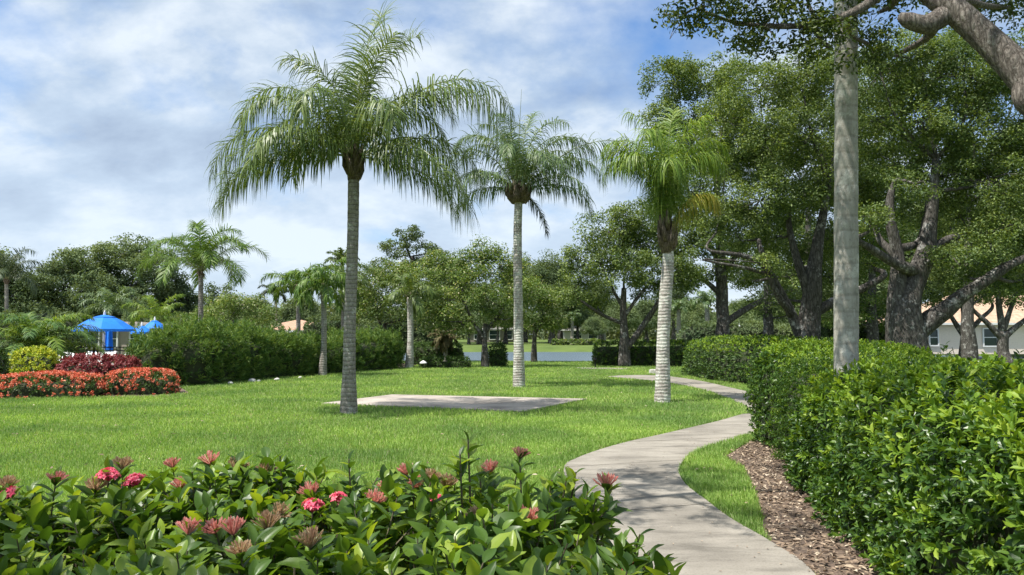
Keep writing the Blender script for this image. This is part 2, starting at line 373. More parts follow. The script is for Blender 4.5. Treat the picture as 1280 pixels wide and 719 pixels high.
# concrete
def concretemat(name, base, line=True):
    m, nt, b, out = mat(name)
    tc = N(nt, "TexCoord"); mp = N(nt, "Mapping"); mp.inputs["Scale"].default_value = (.8, 3.2, 1); mp.inputs["Rotation"].default_value = (0, 0, .12); nt.links.new(tc.outputs["Object"], mp.inputs[0])
    s = N(nt, "TexNoise", Scale=1.6, Detail=7.0, Roughness=.7); nt.links.new(mp.outputs[0], s.inputs["Vector"])
    q = N(nt, "TexNoise", Scale=1.1, Detail=4.0); nt.links.new(tc.outputs["Object"], q.inputs["Vector"])
    f = N(nt, "TexNoise", Scale=60.0, Detail=4.0, Roughness=.8); nt.links.new(tc.outputs["Object"], f.inputs["Vector"])
    c = ramp(nt, s.outputs[0], [(.32, tuple(v * .62 for v in base)), (.5, base), (.68, tuple(v * 1.14 for v in base))])
    c = mixc(nt, .75, c, ramp(nt, q.outputs[0], [(.35, (.68, .67, .65)), (.6, (1.06, 1.05, 1.03))]), "MULTIPLY")
    c = mixc(nt, .8, c, ramp(nt, f.outputs[0], [(.32, (.68, .66, .64)), (.5, (1, 1, 1))]), "MULTIPLY")
    nt.links.new(c, b.inputs["Base Color"]); b.inputs["Roughness"].default_value = .9; b.inputs["Specular IOR Level"].default_value = .15
    ad = N(nt, "Math", operation="ADD"); nt.links.new(s.outputs[0], ad.inputs[0]); nt.links.new(f.outputs[0], ad.inputs[1])
    bp = N(nt, "Bump", Strength=.5, Distance=.006); nt.links.new(ad.outputs[0], bp.inputs["Height"]); nt.links.new(bp.outputs[0], b.inputs["Normal"])
    return m
M['conc'] = concretemat("path concrete", (.305, .282, .245))
M['pad'] = concretemat("pad concrete", (.42, .375, .33))
gp = lambda *pts: [G(x, y)[:2] for x, y in pts]
Lp = [(-.55, 1.0), (.15, 3.0), (.45, 4.7)] + gp((736, 662), (713, 622), (705, 586), (720, 575), (752, 563), (788, 553), (824, 545), (896, 528), (928, 519)) + [(4.85, 15.4), (5.2, 17.1), (5.4, 19.5), (5.5, 22.2), (5.1, 25.2), (4.3, 27.3), (3.6, 28.7)]
Rp = [(1.0, 1.0), (1.6, 3.0)] + gp((1022, 725), (968, 683), (914, 651), (882, 627), (856, 606), (849, 588), (860, 572), (882, 561), (910, 553), (932, 545)) + [(4.55, 13.0), (5.6, 14.4), (6.3, 16.4), (6.5, 19.5), (6.5, 23), (6.4, 26.2), (5.9, 28.8), (5.1, 29.7), (4.1, 29.4)]
Lc, Rc = smooth_line(Lp, 260), smooth_line(Rp, 260)
# arc-length pair the two edges
def alen(p, n):
    s = np.concatenate([[0], np.cumsum(np.linalg.norm(np.diff(p, axis=0), axis=1))]); t = np.linspace(0, s[-1], n)
    return np.stack([np.interp(t, s, p[:, 0]), np.interp(t, s, p[:, 1])], -1)
Lc, Rc = alen(Lc, 240), alen(Rc, 240)
PATH = np.vstack([Lc, Rc[::-1]])
def strip(name, L_, R_, top, mt, label, low=-.05):
    n = len(L_); g = Geo()
    A = np.c_[L_, np.full(n, top)]; B = np.c_[R_, np.full(n, top)]; A2 = np.c_[L_, np.full(n, low)]; B2 = np.c_[R_, np.full(n, low)]
    i = np.arange(n - 1)
    for U_, V_ in ((A, B), (A2, A), (B, B2)):
        g.add(np.vstack([U_, V_]), np.stack([i, i + n, i + n + 1, i + 1], -1))
    return tag(g.build(name, mt), label, kind="structure")
strip("path", Lc, Rc, .022, M['conc'], "curving pale concrete garden path")
strip('path', np.array([(3.2, 35.4), (5.2, 34.9)]), np.array([(3.0, 36.5), (5.6, 36.0)]), .022, M['conc'], 'far stretch of the concrete path near the lake')
# control joints in the path: thin dark grooves lie across it
g = Geo()
for k_ in range(10, 236, 19):
    a_, b_ = Lc[k_], Rc[k_]
    t_ = nrm(Rc[k_] - Lc[k_]); nn = np.array([-t_[1], t_[0]]) * .006
    if np.linalg.norm(a_ - b_) < 2.2:
        g.add([[*(a_ - nn), .0255], [*(b_ - nn), .0255], [*(b_ + nn), .0255], [*(a_ + nn), .0255]], np.array([[0, 1, 2, 3]]))
M['joint'] = plain("joint dirt", (.17, .15, .12), .95)
tag(g.build("path_joint_lines", M['joint']), "dark joints across the path", kind="structure")
PAD = np.array(gp((402, 505.5), (490, 494.5), (733, 500), (655, 515.5)))
g = Geo(); top = np.c_[PAD, np.full(4, .03)]; lo = np.c_[PAD, np.full(4, -.05)]
g.add(np.vstack([top, lo]), np.array([[0, 3, 2, 1], [0, 1, 5, 4], [1, 2, 6, 5], [2, 3, 7, 6], [3, 0, 4, 7]]))
tag(g.build("concrete_pavement", M['pad']), "rectangular pale concrete pad set in the lawn", kind="structure")
MUL = np.array(gp((941, 551), (905, 572), (930, 586), (942, 614), (952, 644), (956, 671)) + [tuple(v) for v in (G(968, 683)[:2], G(1018, 721)[:2])] + [(1.95, 4.0), (1.6, 3.0), (1.3, 2.0), (4, 2.0), (5.5, 6), (6.6, 8.5), (7, 12.2), (6.5, 13.0), (5.2, 12.9), (4.45, 12.4)])
def poly_sheet(name, poly, z, mt, label):
    g = Geo().add(np.c_[poly, np.full(len(poly), z)], np.arange(len(poly))[None]); return tag(g.build(name, mt), label, kind="structure")
m, nt, b, out = mat("mulch soil")
tc = N(nt, "TexCoord"); q = N(nt, "TexVoronoi", Scale=34.0); nt.links.new(tc.outputs["Object"], q.inputs["Vector"])
q2 = N(nt, "TexNoise", Scale=9.0, Detail=6.0); nt.links.new(tc.outputs["Object"], q2.inputs["Vector"])
c = mixc(nt, .6, ramp(nt, q.outputs["Color"], [(0, (.06, .045, .035)), (.6, (.16, .115, .085)), (1, (.34, .26, .18))]), ramp(nt, q2.outputs[0], [(.3, (.5, .5, .5)), (.7, (1.2, 1.15, 1.1))]), "MULTIPLY")
nt.links.new(c, b.inputs["Base Color"]); b.inputs["Roughness"].default_value = .95
bp = N(nt, "Bump", Strength=.8, Distance=.015); nt.links.new(q.outputs["Distance"], bp.inputs["Height"]); nt.links.new(bp.outputs[0], b.inputs["Normal"])
M['mulch'] = m
poly_sheet("mulch_ground", MUL, .006, m, "brown mulch bed beside the path")
BEDL = np.array([(-22, 18.7), (-13, 18.9), (-9.2, 19.8), (-8.75, 20.8)] + gp((220, 481.5), (300, 476), (400, 467.5), (505, 460)) + [(-5.0, 40), (-6, 42), (-12, 42), (-40, 42), (-40, 18.7)])
poly_sheet("planting_bed_ground", BEDL, .005, m, "dark planting bed along the left of the lawn")
g = Geo(); pd = np.array([(-40, 28.6), (-13.5, 28.6), (-13.5, 44), (-40, 44)])
M['deck'] = plain("pool deck concrete", (.5, .47, .42), .85, nscale=3, namp=.08)
poly_sheet("pool_deck_pavement", pd, .011, M['deck'], "pale paved deck behind the black fence")

# grass blades
n = 620000
d = np.exp(rng.uniform(math.log(3.6), math.log(47), n)); x = rng.uniform(-.80, .80, n) * d
# extra dense right by the strip beside the path
d2 = rng.uniform(5.5, 14.5, 90000); x2 = rng.uniform(.2, 5.2, 90000); d = np.r_[d, d2]; x = np.r_[x, x2]
ok = ~(inpoly(x, d, PATH) | inpoly(x, d, PAD) | inpoly(x, d, MUL) | inpoly(x, d, BEDL))
ok &= ~((x > 6.6) & (d < 8)) & ~((x < .3) & (x > -3.6) & (d < 4.3))
x, d = x[ok], d[ok]; n = len(x)
base = np.stack([x, d, hgt(x, d) + .001], -1)
patch = vn(base, .55)[:] * .5 + vn(base, 1.9, 7) * .5
Lb = (.058 + .022 * patch + rng.uniform(-.016, .022, n)); Wb = .0062 * (d / 7) ** .8
az = rng.uniform(0, 2 * PI, n); lean = np.abs(rng.normal(.35, .28, n))
D = np.stack([np.cos(az) * lean, np.sin(az) * lean, np.ones(n)], -1); U = np.stack([np.cos(az + 1.57), np.sin(az + 1.57), np.zeros(n)], -1)
U = nrm(U + rng.normal(0, .5, (n, 3)))
g = Geo(); leaves(g, base, D, U, Lb, Wb, (np.array([[0, -.5, 0], [0, .5, 0], [.6, .38, .03], [.6, -.38, .03], [1, 0, -.08]]), [np.array([[0, 1, 2, 3]]), np.array([[3, 2, 4]])]))
tag(g.build("grass", M['grass']), "bright green grass of the lawn", "grass", kind="stuff")

# mulch chips and leaf litter
n = 13000
lo_, hi_ = MUL.min(0), MUL.max(0); q = rng.uniform(lo_, hi_, (n * 3, 2)); q = q[inpoly(q[:, 0], q[:, 1], MUL) & (q[:, 0] < 4.6 + 0 * q[:, 1])][:n]; n = len(q)
g = Geo(); C = np.c_[q, rng.uniform(.008, .03, n)]; D = nrm(np.c_[rng.normal(size=(n, 2)), rng.normal(0, .25, n)]); U = nrm(np.c_[rng.normal(0, .4, (n, 2)), np.ones(n)])
leaves(g, C, D, U, rng.uniform(.02, .075, n), rng.uniform(.007, .03, n), LEAF6)
q = rng.uniform((.6, 4.2), (5, 15), (1500, 2)); q = q[inpoly(q[:, 0], q[:, 1], PATH)][:130]
leaves(g, np.c_[q, np.full(len(q), .03)], nrm(np.c_[rng.normal(size=(len(q), 2)), np.zeros(len(q))]), np.tile([0, 0, 1.], (len(q), 1)), .025, .012, LEAF6)
tag(g.build("mulch_chips", M['chips']), "tan wood chips and dry leaves strewn over the bed", "mulch", kind="stuff")

# dry leaves on the lawn
d = np.exp(rng.uniform(math.log(4.5), math.log(30), 900)); x = rng.uniform(-.7, .5, 900) * d
ok = ~(inpoly(x, d, PATH) | inpoly(x, d, MUL) | inpoly(x, d, BEDL)); x, d = x[ok], d[ok]; n = len(x)
g = Geo(); leaves(g, np.stack([x, d, rng.uniform(.035, .06, n)], -1), nrm(np.c_[rng.normal(size=(n, 2)), rng.normal(0, .2, n)]), nrm(np.c_[rng.normal(0, .4, (n, 2)), np.ones(n)]), rng.uniform(.03, .07, n), rng.uniform(.012, .025, n), LEAF6)
tag(g.build("leaf_litter", M['chips']), "dry brown leaves scattered on the lawn", "leaves", kind="stuff")
# ------------------------------------------------------------------ hedges and shrubs
def loaf(centers, hw, hh, amp=.08, nsc=1.4, seed=0.0, sq=.5, step=.22):
    c = np.asarray(centers, float); seg = np.r_[0, np.cumsum(np.linalg.norm(np.diff(c, axis=0), axis=1))]
    Lt = seg[-1]; ns = max(8, int(Lt / step)) + 1
    s = (1 - np.cos(np.linspace(0, PI, ns))) / 2 * .35 + np.linspace(0, 1, ns) * .65; s *= Lt
    cx = np.interp(s, seg, c[:, 0]); cyy = np.interp(s, seg, c[:, 1])
    t = nrm(np.gradient(np.stack([cx, cyy], -1), axis=0)); nn = np.stack([-t[:, 1], t[:, 0]], -1)
    hw_ = np.interp(s / Lt, np.linspace(0, 1, len(np.atleast_1d(hw))), np.atleast_1d(hw)); h_ = np.interp(s / Lt, np.linspace(0, 1, len(np.atleast_1d(hh))), np.atleast_1d(hh))
    e = np.minimum(s, Lt - s); r = np.minimum(hw_, Lt / 2); k_ = np.clip(1 - e / r, 0, 1); cap = (1 - k_ ** 3) ** (1 / 3.0) * .98 + .02
    th = np.linspace(0, PI, 19); cs, sn = np.cos(th), np.sin(th)
    xx = np.sign(cs) * np.abs(cs) ** sq; zz = np.abs(sn) ** sq
    V = np.stack([cx[:, None] + nn[:, :1] * xx * (hw_ * cap)[:, None], cyy[:, None] + nn[:, 1:] * xx * (hw_ * cap)[:, None], zz[None] * (h_ * (.25 + .75 * cap ** .5))[:, None]], -1)
    cen = np.stack([cx, cyy, h_ * .4], -1)[:, None]
    o_ = nrm(V - cen); q = V.reshape(-1, 3)
    nz = (vn(q, nsc, seed) * .7 + vn(q, nsc * 2.6, seed + 9) * .3).reshape(V.shape[:2])
    V = V + o_ * (nz * amp)[..., None]; V[..., 2] = np.maximum(V[..., 2], 0.0)
    i = np.arange(ns - 1)[:, None] * 19; j = np.arange(18)[None]
    F = np.stack([i + j, i + j + 1, i + 20 + j, i + 19 + j], -1).reshape(-1, 4)
    return V.reshape(-1, 3), F, cen.repeat(19, 1).reshape(-1, 3)
def sample(V, F, cen, n):
    T = np.vstack([F[:, [0, 1, 2]], F[:, [0, 2, 3]]]); A, B, C = V[T[:, 0]], V[T[:, 1]], V[T[:, 2]]
    nn = np.cross(B - A, C - A); ar = np.linalg.norm(nn, axis=1); nn = nrm(nn)
    fl = np.sum(nn * (A - cen[T[:, 0]]), 1) < 0; nn[fl] *= -1
    k_ = rng.choice(len(T), n, p=ar / ar.sum()); u, v = rng.random(n), rng.random(n); f = u + v > 1; u[f], v[f] = 1 - u[f], 1 - v[f]
    return A[k_] + (B - A)[k_] * u[:, None] + (C - A)[k_] * v[:, None], nn[k_], ar.sum() / 2
def shoots(g, Pt, Dr, nl, slen, L, Wd, tm, tilt=.9, m=0, stems=None, sm=0, up=.35):
    """twigs with leaves set alternately around them"""
    n = len(Pt); Dr = nrm(Dr); slen = np.broadcast_to(slen, (n,)); L = np.broadcast_to(L, (n,)); Wd = np.broadcast_to(Wd, (n,))
    a = nrm(np.cross(Dr, rdir(n))); b_ = np.cross(Dr, a); ph = rng.uniform(0, 2 * PI, n)
    for k_ in range(nl):
        t = (k_ + .5) / nl; an = ph + (k_ // 2) * 1.62 + (k_ % 2) * PI + rng.normal(0, .25, n)
        rad = np.cos(an)[:, None] * a + np.sin(an)[:, None] * b_
        ti = tilt * (1.25 - .75 * t) + rng.normal(0, .16, n)
        D = Dr * np.cos(ti)[:, None] + rad * np.sin(ti)[:, None]; D = nrm(D + np.array([0, 0, -.12]))
        U = nrm(Dr * np.sin(ti)[:, None] - rad * np.cos(ti)[:, None] + np.array([0, 0, up]) + rng.normal(0, .12, (n, 3)))
        sc = (1.0 - .45 * max(0, t - .55) / .45) * rng.uniform(.75, 1.12, n)
        leaves(g, Pt + Dr * (slen * t)[:, None], D, U, L * sc, Wd * sc, tm, m)
    if stems is not None:
        for p_, d_, l_ in zip(Pt, Dr, slen): stems.tube([p_ - d_ * .06, p_ + d_ * l_ * .95], [.004, .002], 4, sm)
def shrub(name, label, cat, centers, hw, hh, leafm, newm=None, dens=60, nl=6, L=.07, Wd=.03, slen=.1, tm=LEAF6, amp=.08, nsc=1.4, sq=.5, group=None, upd=.4, base=None, shrink=.2, tilt=.9, newf=.6, jag=0.0, gaps=-2, sidenew=.06):
    V, F, cen = loaf(centers, hw, hh, amp, nsc, rng.uniform(0, 50), sq)
    base = base or (*np.mean(centers, 0), 0)
    root = thing(name, base, label, cat, group)
    _, _, area = sample(V, F, cen, 10); n = int(area * dens * 1.35)
    Pt, Nn, _ = sample(V, F, cen, n); inn = rng.uniform(-.13, .03, n) - slen * .4
    Pt = Pt + Nn * inn[:, None]; 
    kp = (vn(Pt, 3.2, 4) > gaps) | (rng.random(n) < .3); Pt, Nn, n = Pt[kp], Nn[kp], int(kp.sum()); inn = inn[kp]
    if jag: Pt[:, 2] += np.abs(rng.normal(0, jag, n)) * (Nn[:, 2] > .3)
    Pt[:, 2] = np.maximum(Pt[:, 2], .05)
    Dr = nrm(Nn + np.array([0, 0, upd]) + rng.normal(0, .35, (n, 3)))
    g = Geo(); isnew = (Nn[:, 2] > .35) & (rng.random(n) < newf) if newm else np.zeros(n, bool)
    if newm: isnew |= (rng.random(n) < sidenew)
    shoots(g, Pt[~isnew], Dr[~isnew], nl, slen, L, Wd, tm, tilt, 0)
    if isnew.any(): shoots(g, Pt[isnew], Dr[isnew], nl, slen, L, Wd, tm, tilt, 1)
    g.build("foliage", [leafm, newm or leafm], root, base, smooth=(tm is FINE))
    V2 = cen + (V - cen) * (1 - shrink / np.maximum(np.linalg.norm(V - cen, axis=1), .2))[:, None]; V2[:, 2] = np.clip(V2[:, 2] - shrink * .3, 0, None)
    Geo().add(V2, F).build("inner_shade_core", M['twig'], root, base, smooth=True)  # solid shrunken shell, coloured dark as the shade behind the leaves
    return root

# near hedge on the right, three plantings run together
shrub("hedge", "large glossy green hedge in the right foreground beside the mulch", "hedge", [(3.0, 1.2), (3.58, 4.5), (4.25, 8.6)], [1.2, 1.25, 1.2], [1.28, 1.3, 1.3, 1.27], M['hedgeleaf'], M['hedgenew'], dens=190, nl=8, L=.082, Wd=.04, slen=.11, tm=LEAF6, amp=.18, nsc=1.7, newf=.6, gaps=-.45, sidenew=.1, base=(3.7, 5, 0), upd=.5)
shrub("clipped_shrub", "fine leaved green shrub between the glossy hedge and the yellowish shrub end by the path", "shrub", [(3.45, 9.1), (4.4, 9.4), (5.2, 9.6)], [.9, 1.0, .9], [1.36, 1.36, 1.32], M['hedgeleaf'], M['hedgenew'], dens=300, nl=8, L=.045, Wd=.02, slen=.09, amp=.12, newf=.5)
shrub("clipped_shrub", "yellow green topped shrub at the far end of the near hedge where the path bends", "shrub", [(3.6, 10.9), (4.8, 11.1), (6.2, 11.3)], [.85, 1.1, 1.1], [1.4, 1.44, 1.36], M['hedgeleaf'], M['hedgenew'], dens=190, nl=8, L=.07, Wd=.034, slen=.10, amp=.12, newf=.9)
# hedges of the middle distance
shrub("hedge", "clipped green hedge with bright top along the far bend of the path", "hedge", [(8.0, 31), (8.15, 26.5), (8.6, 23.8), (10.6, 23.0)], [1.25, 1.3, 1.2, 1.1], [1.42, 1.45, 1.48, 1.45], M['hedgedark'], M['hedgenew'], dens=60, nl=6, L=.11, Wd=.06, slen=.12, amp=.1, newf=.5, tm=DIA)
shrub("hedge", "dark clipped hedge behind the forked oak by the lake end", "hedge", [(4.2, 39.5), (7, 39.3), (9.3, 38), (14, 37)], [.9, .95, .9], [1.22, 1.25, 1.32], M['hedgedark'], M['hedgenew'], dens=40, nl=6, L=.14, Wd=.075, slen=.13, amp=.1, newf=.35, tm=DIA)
shrub("low_hedge", "low dark clipped hedge at the lawn edge beneath the light leaved tree", "hedge", [(-4.45, 36.6), (-3.2, 36.6), (-1.95, 36.5)], [.4], [.52], M['hedgedark'], None, dens=130, nl=6, L=.07, Wd=.04, slen=.06, amp=.03, tm=DIA, sq=.35, upd=.1)
shrub("tall_hedge", "taller dark hedge standing behind the low clipped hedge", "hedge", [(-5.6, 41), (-4, 41), (-2.6, 41)], [.8], [1.12], M['hedgedark'], None, dens=80, nl=6, L=.1, Wd=.05, slen=.08, amp=.06, sq=.4, tm=DIA)
shrub("round_shrub", "round dark upright shrub at the lawn edge left of the lichened palm", "shrub", [(-1.15, 38.2), (-.75, 38.2), (-.3, 38.2)], [.6], [1.12], M['hedgedark'], None, dens=60, nl=6, L=.14, Wd=.06, slen=.2, amp=.15, nsc=2.5, tm=DIA, sq=.8, jag=.06)
# oleanders on the left
og = "oleanders screening the left side of the lawn"
ol = [("tallest bushy oleander directly right of the crimson shrub", [(-11.7, 23.7), (-10.7, 24.9), (-10.0, 27.0)], [1.35, 1.4, 1.2], [1.3, 1.6, 1.5]),
      ("dark based oleander between the tall bushy one and the palm clump", [(-10.4, 25.8), (-9.9, 28.0), (-8.7, 30.6)], [1.3], [1.5, 1.4, 1.25]),
      ("thin yellowish oleander behind the drooping palm clump", [(-9.3, 29.4), (-8.4, 31.6), (-7.4, 33.8)], [1.2], [1.2, 1.15, 1.2]),
      ("far oleander between the tallest palm trunk and the slender pale palm", [(-7.7, 32.8), (-6.8, 35.0), (-6.0, 37.2)], [1.15], [1.25, 1.35, 1.4])]
for lb, cc, hw, hh in ol:
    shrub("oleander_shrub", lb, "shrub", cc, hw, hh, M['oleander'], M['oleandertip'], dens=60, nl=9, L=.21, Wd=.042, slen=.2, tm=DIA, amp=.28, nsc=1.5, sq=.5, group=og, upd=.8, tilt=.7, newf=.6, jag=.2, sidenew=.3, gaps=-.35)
shrub("dark_shrub", "dark shrub cut by the left edge of the picture beside the red flowers", "shrub", [(-15.6, 20.6), (-14.6, 20.8), (-13.9, 20.9)], [.7], [1.25], M['hedgedark'], None, dens=70, nl=6, L=.12, Wd=.05, slen=.15, tm=DIA, amp=.15)
shrub("crimson_shrub", "crimson purple leaved shrub in front of the black fence", "shrub", [(-13.3, 22.6), (-12.3, 22.6), (-11.1, 22.8)], [.75], [.93], M['crimson'], None, dens=100, nl=6, L=.1, Wd=.05, slen=.11, amp=.12, nsc=2.2, sq=.7)
shrub("yellow_shrub", "round yellow green shrub left of the crimson one", "shrub", [(-14.6, 22.3), (-13.95, 22.3), (-13.35, 22.3)], [.62], [1.2], M['yellow'], None, dens=110, nl=6, L=.09, Wd=.05, slen=.11, amp=.1, nsc=2.2, sq=.85)
def redhedge(label, cc, hw, hh, grp):
    r = shrub("flowering_hedge", label, "hedge", cc, hw, hh, M['hedgedark'], None, dens=90, nl=6, L=.07, Wd=.035, slen=.08, amp=.13, nsc=2.0, group=grp, tm=DIA)
    V, F, cen = loaf(cc, [h + .04 for h in np.atleast_1d(hw)], [h + .04 for h in np.atleast_1d(hh)], .09, 2.0, 3)
    _, _, ar = sample(V, F, cen, 5); Pt, Nn, _ = sample(V, F, cen, int(ar * 85)); g = Geo()
    keep = rng.random(len(Pt)) < .45 + .55 * np.clip(Nn[:, 2] * 1.4, 0, 1) + .25 * vn(Pt, 1.3); Pt, Nn = Pt[keep], Nn[keep]; n = len(Pt)
    for k_ in range(16):
        D = nrm(Nn + rdir(n) * 1.0); leaves(g, Pt + D * .02 + rdir(n) * .03, nrm(rdir(n) + D * .4), D, rng.uniform(.03, .05, n), .035, DIA)
    base = np.array([*np.mean(cc, 0), 0]); o = g.build("blossom", M['redflower'], r, base); o["kind"] = "stuff"
redhedge("long low hedge of orange red blossoms at the far left edge of the lawn", [(-15.6, 19.5), (-13.0, 19.6), (-10.6, 19.9)], [.6, .65, .6], [.52, .58, .50, .56, .46], "red flowering hedges")
redhedge("shorter mounded hedge of orange red blossoms ending beside the tall oleander", [(-11.0, 20.6), (-10.2, 20.7), (-9.1, 20.9)], [.7, .75, .55], [.5, .62, .6, .5], "red flowering hedges")

# ixora in the foreground
ixb = np.array([-1.3, 2.7, 0])
ix = thing("ixora_shrub", ixb, "wide leafy ixora shrub with pink and salmon flower heads in the left foreground", "shrub")
n = 2100
q = np.stack([rng.uniform(-3.4, .62, n), rng.uniform(1.35, 3.55, n)], -1)
def ixtop(x, y):
    z = 1.0 + .07 * np.sin(x * 2.3 + 1) * np.cos(y * 2.7) + .05 * vn(np.stack([x, y, x * 0], -1), 2.2)
    z = z - np.clip(x + .1, 0, 2) ** 1.5 * .35 - np.clip(y - 3.15, 0, 1) * .7 - np.clip(1.9 - y, 0, 1) * .1
    return z
edge = (q[:, 0] < .45 + .2 * np.sin(q[:, 1] * 4)) & ((q[:, 1] - 2.45) / 1.1 < np.sqrt(np.clip(1 - ((q[:, 0] + 1.6) / 2.25) ** 6, 0, 1)))
q = q[edge]; n = len(q)
dep = np.abs(rng.normal(0, .16, n)); z = ixtop(q[:, 0], q[:, 1]) - .11 - dep
Pt = np.c_[q, z]
Dr = nrm(np.c_[rng.normal(0, .38, (n, 2)) + np.c_[(q[:, 0] + .6) * .22, (q[:, 1] - 2.5) * .15], np.ones(n)])
gi = Geo(); gs = Geo()
newf = rng.random(n) < .13
kw = dict(slen=.15, tm=FINE, tilt=1.05, up=.5)
shoots(gi, Pt[~newf], Dr[~newf], 9, L=rng.uniform(.08, .132, int((~newf).sum())), Wd=rng.uniform(.04, .062, int((~newf).sum())), m=0, stems=gs, **kw)
shoots(gi, Pt[newf], Dr[newf], 8, L=.09, Wd=.04, m=1, stems=gs, **kw)
# long shoots that stand clear of the mass
tall = [(350, 570, 3.1), (585, 548, 2.9), (436, 574, 3.0), (575, 568, 2.85), (650, 582, 2.8), (600, 590, 3.0), (708, 600, 2.8), (735, 612, 2.75), (760, 610, 2.8), (745, 622, 2.7), (720, 590, 2.85), (515, 585, 3.0), (240, 590, 3.0), (310, 590, 3.1), (690, 600, 2.8), (800, 668, 2.55), (812, 690, 2.5), (780, 672, 2.55), (795, 705, 2.4)]
for tx, ty, td in tall:
    t_ = P(tx, ty, td); b0 = np.array([t_[0] - (.12 if tx > 680 else .02), td + .05, .62]); mid = (t_ + b0) / 2 + np.array([.02, 0, 0])
    gs.tube([b0, mid, t_], [.006, .005, .003], 5)
    dd = nrm(t_ - mid); shoots(gi, (t_ - dd * .16)[None], dd[None], 10, .16, .092, .04, FINE, 1.0, 0, up=.5)
    if tx < 700: shoots(gi, (t_ - dd * .27 + np.array([.03, 0, 0]))[None], nrm(dd + np.array([.4, .1, 0]))[None], 8, .12, .09, .04, FINE, 1.0, 0, up=.5)
for _ in range(500):
    x_, y_ = rng.uniform(-3.2, .3), rng.uniform(1.5, 3.3); zt = ixtop(np.array([x_]), np.array([y_]))[0]
    gs.tube([(x_ * .9 - .1, 2.4 + (y_ - 2.4) * .75, 0.0), (x_ * .97, y_, zt * .55), (x_, y_, zt - .12)], [.01, .007, .004], 5)
gi.build("foliage", [M['ixleaf'], M['hedgenew']], ix, ixb, smooth=True)
gs.build("stems", M['stem'], ix, ixb)
fl = [(70, 594, 0), (153, 577, 2), (215, 575, 0), (262, 571, 0), (136, 590, 1), (168, 597, 1), (226, 601, 0), (297, 579, 2), (331, 585, 2), (388, 610, 0), (391, 628, 1), (424, 617, 1), (236, 655, 0), (268, 655, 0), (290, 657, 0), (480, 607, 0), (508, 583, 0), (541, 590, 2), (612, 581, 0), (651, 563, 0), (547, 619, 1), (757, 605, 0), (660, 643, 0), (387, 672, 2), (300, 682, 2), (334, 650, 2), (791, 713, 1), (10, 600, 2), (8, 612, 1), (596, 640, 2), (520, 600, 0), (120, 604, 2), (352, 636, 2), (470, 620, 0), (560, 600, 2), (690, 625, 2)]
for fx, fy, kd in fl:
    c_ = G(fx, fy + 5, 1.04 if fy < 600 else 1.0)
    if fx > 780: c_ = P(fx, fy, 2.45)
    if fx > 740 and fx < 780: c_ = P(fx, fy, 2.8)
    nb = 60 if kd != 1 else 50; ax = nrm(np.array([rng.normal(0, .2), rng.normal(0, .2) - .1, 1.0]))
    D = nrm(rdir(nb) * (.85, .95, .85)[kd] + ax * 1.1); D = D[np.sum(D * ax, 1) > .2]; nb = len(D); R_ = (.052, .036, .05)[kd] * rng.uniform(.85, 1.2)
    g = Geo(); st = np.tile(c_ - ax * .02, (nb, 1))
    # slim tubular buds, then open petals on the bright heads
    Uu = nrm(np.cross(D, rdir(nb))); 
    tv = (np.array([[0, -.3, 0], [0, .3, 0], [.75, .3, 0], [.75, -.3, 0], [.88, .6, .0], [1, 0, 0], [.88, -.6, 0]]), [np.array([[0, 1, 2, 3]]), np.array([[3, 2, 4]]), np.array([[3, 4, 5]]), np.array([[3, 5, 6]])])
    Ln = R_ * rng.uniform(.9, 1.2, nb)
    leaves(g, st, D, Uu, Ln, .005, tv); leaves(g, st, D, np.cross(D, Uu), Ln, .005, tv)
    if kd == 1:
        tips = st + D * Ln[:, None]
        for p_ in range(4):
            e = nrm(Uu * math.cos(p_ * PI / 2) + np.cross(D, Uu) * math.sin(p_ * PI / 2) + D * .25); leaves(g, tips, e, D, .013, .008, DIA)
    g.tube([c_ - ax * .15, c_ - ax * .015], [.003, .003], 4, 1)
    o = g.build("flower_head", [[M['ixpink'], M['ixhot'], M['ixold']][kd], M['stem']], ix, ixb)
    o["label"] = ["salmon pink flower head of slim buds", "bright hot pink flower head in bloom", "faded tan flower head"][kd]
    g = Geo(); shoots(g, (c_ - ax * .15)[None], ax[None], 10, .145, .105, .046, FINE, 1.1, 0, up=.5); gl = g.build("leaf_whorl", M['ixleaf'], o, (0, 0, 0), smooth=True)
    gl.data.transform(__import__("mathutils").Matrix.Translation(-Vector(ixb)))

